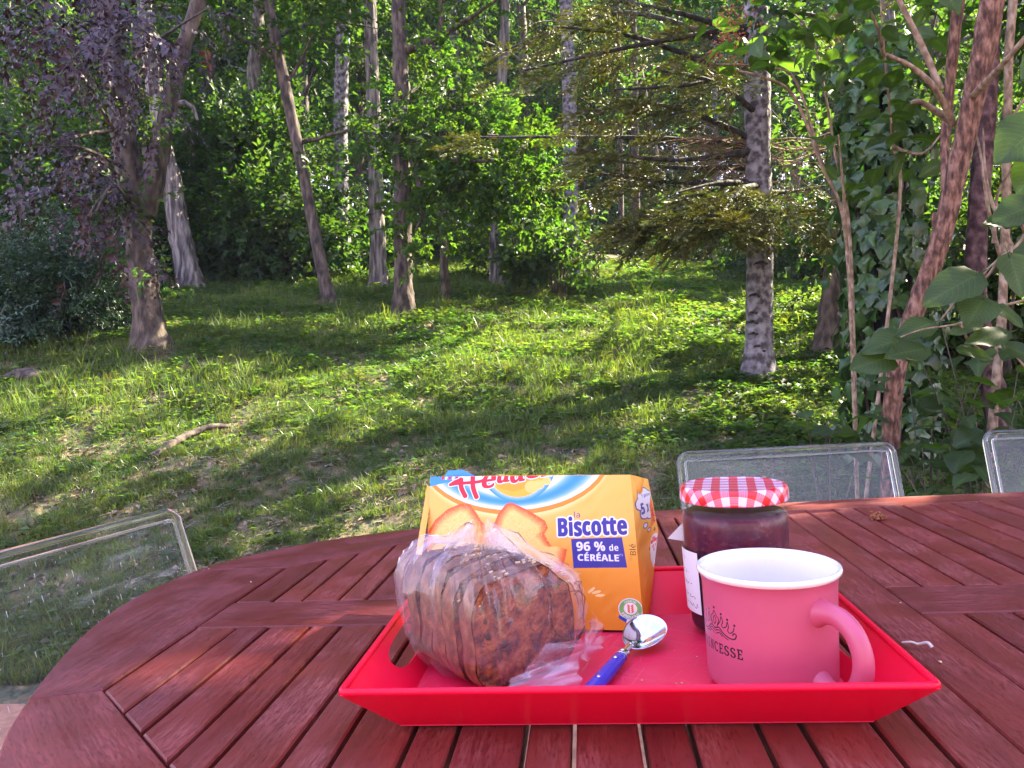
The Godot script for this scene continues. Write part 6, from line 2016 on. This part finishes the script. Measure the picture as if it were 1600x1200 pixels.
func bag() -> void:
	ridge.seed = 19; ridge.frequency = 0.1; ridge.fractal_octaves = 1; ridge.noise_type = FastNoiseLite.TYPE_SIMPLEX
	var o := thing("plastic_bag", "crumpled clear plastic bag wrapped round the sliced loaf", "bag", Vector3(-0.086, TY + 0.0052, -0.657), deg_to_rad(40.0))
	var m := MB.new()
	var nu := 280
	var nv := 150
	for j in nv + 1:
		for i in nu + 1: m.p(bag_point(float(i % nu) / nu, lerpf(0.015, 0.992, float(j) / nv)))
	for j in nv:
		for i in nu:
			var a := j * (nu + 1) + i
			m.quad(a, a + nu + 1, a + nu + 2, a + 1)
	part(o, "film", m.mesh(), M.bag_film)
	# the loose open end lying on the tray in front
	var fl := MB.new()
	for w in [[Vector3(-0.030, 0.002, 0.062), Vector3(0.060, 0.002, 0.052), Vector3(0.070, 0.022, 0.064), Vector3(0.000, 0.034, 0.068), 0.010, 3.0], [Vector3(0.030, 0.001, 0.070), Vector3(0.100, 0.002, 0.020), Vector3(0.092, 0.030, 0.020), Vector3(0.045, 0.030, 0.066), 0.010, 7.0], [Vector3(0.055, 0.001, 0.050), Vector3(0.108, 0.002, -0.010), Vector3(0.094, 0.052, -0.020), Vector3(0.070, 0.045, 0.040), 0.008, 11.0], [Vector3(-0.06, 0.002, 0.075), Vector3(0.02, 0.001, 0.085), Vector3(0.03, 0.020, 0.070), Vector3(-0.03, 0.015, 0.066), 0.008, 15.0]]:
		var i0 := fl.v.size()
		var nn := 26
		for j in nn + 1:
			for i in nn + 1:
				var u := float(i) / nn
				var v := float(j) / nn
				var q: Vector3 = (w[0] as Vector3).lerp(w[1], u).lerp((w[3] as Vector3).lerp(w[2], u), v)
				var f := absf(ridge.get_noise_3d(u * 12.0 + v * 6.0, v * 11.0, w[5] * 30.0)) * 1.3
				q += Vector3(0.35, 0.4, 0.8) * f * w[4]
				q.y = maxf(q.y, 0.0008)
				fl.p(q)
		for j in nn:
			for i in nn:
				var a := i0 + j * (nn + 1) + i
				fl.quad(a, a + 1, a + nn + 2, a + nn + 1)
	part(o, "loose_end", fl.mesh(), M.bag_fold)
	# what is printed on the bag, in brown
	var ik := MB.new()
	var tri: PackedVector2Array = ink("V'O", font("Droid Serif", true))[0]
	var place := func(q: Vector2, c: Vector2, s: Vector2, turn: float) -> Vector3:
		var r := (q - Vector2(0.5, 0.5)).rotated(turn) * s
		return bag_point(c.x + r.x, c.y - r.y, 0.0006)
	for w in [[Vector2(0.158, 0.34), Vector2(0.055, 0.16), 0.7]]:
		for i in range(0, tri.size(), 3):
			var a: Vector3 = place.call(tri[i], w[0], w[1], w[2])
			var b: Vector3 = place.call(tri[i + 1], w[0], w[1], w[2])
			var c: Vector3 = place.call(tri[i + 2], w[0], w[1], w[2])
			ik.face([a, b, c])
	for w in [[[0.235, 0.50], [0.21, 0.42], [0.18, 0.40], [0.15, 0.47], [0.17, 0.56], [0.21, 0.58], [0.235, 0.50]], [[0.21, 0.40], [0.17, 0.33], [0.13, 0.30], [0.10, 0.36]], [[0.19, 0.56], [0.16, 0.62], [0.12, 0.60], [0.11, 0.50]], [[0.14, 0.47], [0.11, 0.46], [0.08, 0.52], [0.07, 0.60]], [[0.22, 0.30], [0.18, 0.27], [0.14, 0.26]]]:
		var pts := []
		for q in w: pts.append(Vector2(q[0], q[1]))
		var sm := curve2(pts, 8)
		var line := []
		for q in sm: line.append(bag_point(q.x, q.y, 0.0006))
		tube(ik, line, [0.00036, 0.00036], 5)
	part(o, "print", ik.mesh(false), M.bag_ink).set_meta("kind", "stuff")

func spoon() -> void:
	var o := thing("teaspoon", "steel teaspoon with a blue riveted handle lying in the red tray", "spoon", Vector3(0.03, TY + 0.0052, -0.665))
	var p0 := o.position
	var neck := Vector3(0.0285, 0.7535, -0.667) - p0
	var tip := Vector3(0.0570, 0.7665, -0.706) - p0
	var ax := (tip - neck).normalized()
	var L := (tip - neck).length()
	var side := ax.cross(Vector3(0.0, 0.85, 0.42)).normalized()
	var up := side.cross(ax).normalized()
	var m := MB.new()
	var nr := 12
	var na := 40
	for layer in 2:
		for j in nr + 1:
			for i in na + 1:
				var a := TAU * i / na
				var r := float(j) / nr
				var lx := cos(a) * r
				var ly := sin(a) * r
				var w := L * 0.345 * (1.0 + 0.14 * lx)
				var depth := -0.0085 * (1.0 - r * r)
				m.p(neck + ax * (L * 0.5 + lx * L * 0.5) + side * ly * w + up * (depth - layer * 0.0011))
	var w0 := na + 1
	var n1 := (nr + 1) * w0
	for j in nr:
		for i in na:
			var a := j * w0 + i
			m.quad(a, a + w0, a + w0 + 1, a + 1)
			m.quad(n1 + a, n1 + a + 1, n1 + a + w0 + 1, n1 + a + w0)
	for i in na:
		var a := nr * w0 + i
		m.quad(a, n1 + a, n1 + a + 1, a + 1)
	part(o, "bowl", m.mesh(), M.steel)
	var hd := (Vector3(-0.006, 0.7495, -0.585) - p0 - neck).normalized()
	var s := MB.new()
	tube(s, spline([neck + ax * 0.003, neck, neck + hd * 0.006, neck + hd * 0.014], 5), [0.0030, 0.0034], 12)
	part(o, "neck", s.mesh(), M.steel)
	var b := MB.new()
	tube(b, [neck + hd * 0.0125, neck + hd * 0.0135, neck + hd * 0.021, neck + hd * 0.0215], [0.0042, 0.0054, 0.0058, 0.0055], 16, 0.0, 1.0, 0.8)
	part(o, "bolster", b.mesh(), M.steel)
	var h := MB.new()
	tube(h, [neck + hd * 0.0212, neck + hd * 0.03, neck + hd * 0.06, neck + hd * 0.10, neck + hd * 0.108, neck + hd * 0.111], [0.0056, 0.0060, 0.0066, 0.0075, 0.006, 0.002], 20, 0.0, 1.0, 0.78)
	part(o, "handle", h.mesh(), M.spoon_blue)
	var hs := hd.cross(Vector3.UP).normalized()
	var hu := hs.cross(hd).normalized()
	for k in [0.0165, 0.034, 0.072]:
		var rv_m := MB.new()
		var c: Vector3 = neck + hd * k + hu * (0.0046 if k > 0.02 else 0.0040)
		tube(rv_m, [c, c + hu * 0.0008, c + hu * 0.0011], [0.0022, 0.0020, 0.0008], 14)
		part(o, "rivet", rv_m.mesh(), M.steel)

func small_things() -> void:
	var m := MB.new()
	for i in 60:
		var c := Vector3(0.4388, TY + 0.003, -1.225) + Vector3(rng.randfn() * 0.0055, absf(rng.randfn()) * 0.003, rng.randfn() * 0.005)
		tube(m, [c, c + rv(0.0025)], [0.0020, 0.0010], 5)
	single("dried_catkin", m.mesh(false), M.dry_catkin, "small reddish brown dried catkin lying on the table slats", "catkin")
	var w := MB.new()
	var pts := []
	for q in [[0.2655, -0.694], [0.2715, -0.689], [0.2770, -0.6895], [0.2825, -0.684], [0.2850, -0.6815]]: pts.append(Vector3(q[0], TY + 0.0034, q[1]))
	pts[1].y += 0.002; pts[3].y += 0.003
	tube(w, spline(pts, 6), [0.0012, 0.0020], 9, 0.0, 1.0, 0.8)
	single("pale_wisp", w.mesh(), M.pale_wisp, "pale curled husk lying on the table beside the tray's right corner", "husk")
	for s in [[0.236, -0.60, "nearest the tray corner"], [0.252, -0.605, "middle of three beside the tray corner"], [0.243, -0.612, "farthest of three beside the tray corner"], [0.281, -0.655, "on the middle board past the curled husk"], [0.31, -0.81, "by the right cross rail"], [-0.535, -1.03, "on the left edge board by the clear chair"], [-0.44, -0.955, "on the left end of the cross rail"], [0.33, -0.58, "near the right edge of the picture"]]:
		var c := MB.new()
		var a := Vector3(s[0], TY + 0.001, s[1])
		tube(c, [a, a + Vector3(rf(-0.003, 0.003), 0.0006, rf(-0.002, 0.002))], [0.0011, 0.0006], 5)
		single("crumb", c.mesh(false), M.seed_pale, "tiny pale crumb on the table top, " + s[2], "crumb", "crumbs scattered on the table")
	var cs := MB.new()
	for i in 22:
		var a := Vector3(rf(0.03, 0.12), TY + 0.0056, rf(-0.62, -0.57))
		if i > 14: a = Vector3(rf(-0.12, 0.17), TY + 0.0056, rf(-0.71, -0.56))
		tube(cs, [a, a + Vector3(rf(-0.0012, 0.0012), 0.0003, rf(-0.0012, 0.0012))], [rf(0.0003, 0.0008), 0.0003], 5)
	var co := single("bread_crumbs", cs.mesh(false), M.seed_pale, "tiny bread crumbs scattered on the red tray floor", "crumbs")
	co.set_meta("kind", "stuff")

func _ready() -> void:
	rng.seed = 20240611
	noise.seed = 7; noise.frequency = 1.0; noise.fractal_octaves = 3; noise.noise_type = FastNoiseLite.TYPE_SIMPLEX_SMOOTH
	environment()
	plan_sun()
	materials()
	make_sprigs()
	terrain()
	house()
	wood_edge()
	understorey()
	spruce()
	right_side()
	table()
	chairs()
	tray()
	packet()
	mug()
	jar()
	loaf()
	bag()
	spoon()
	lawn_cover()
	lawn_things()
	small_things()
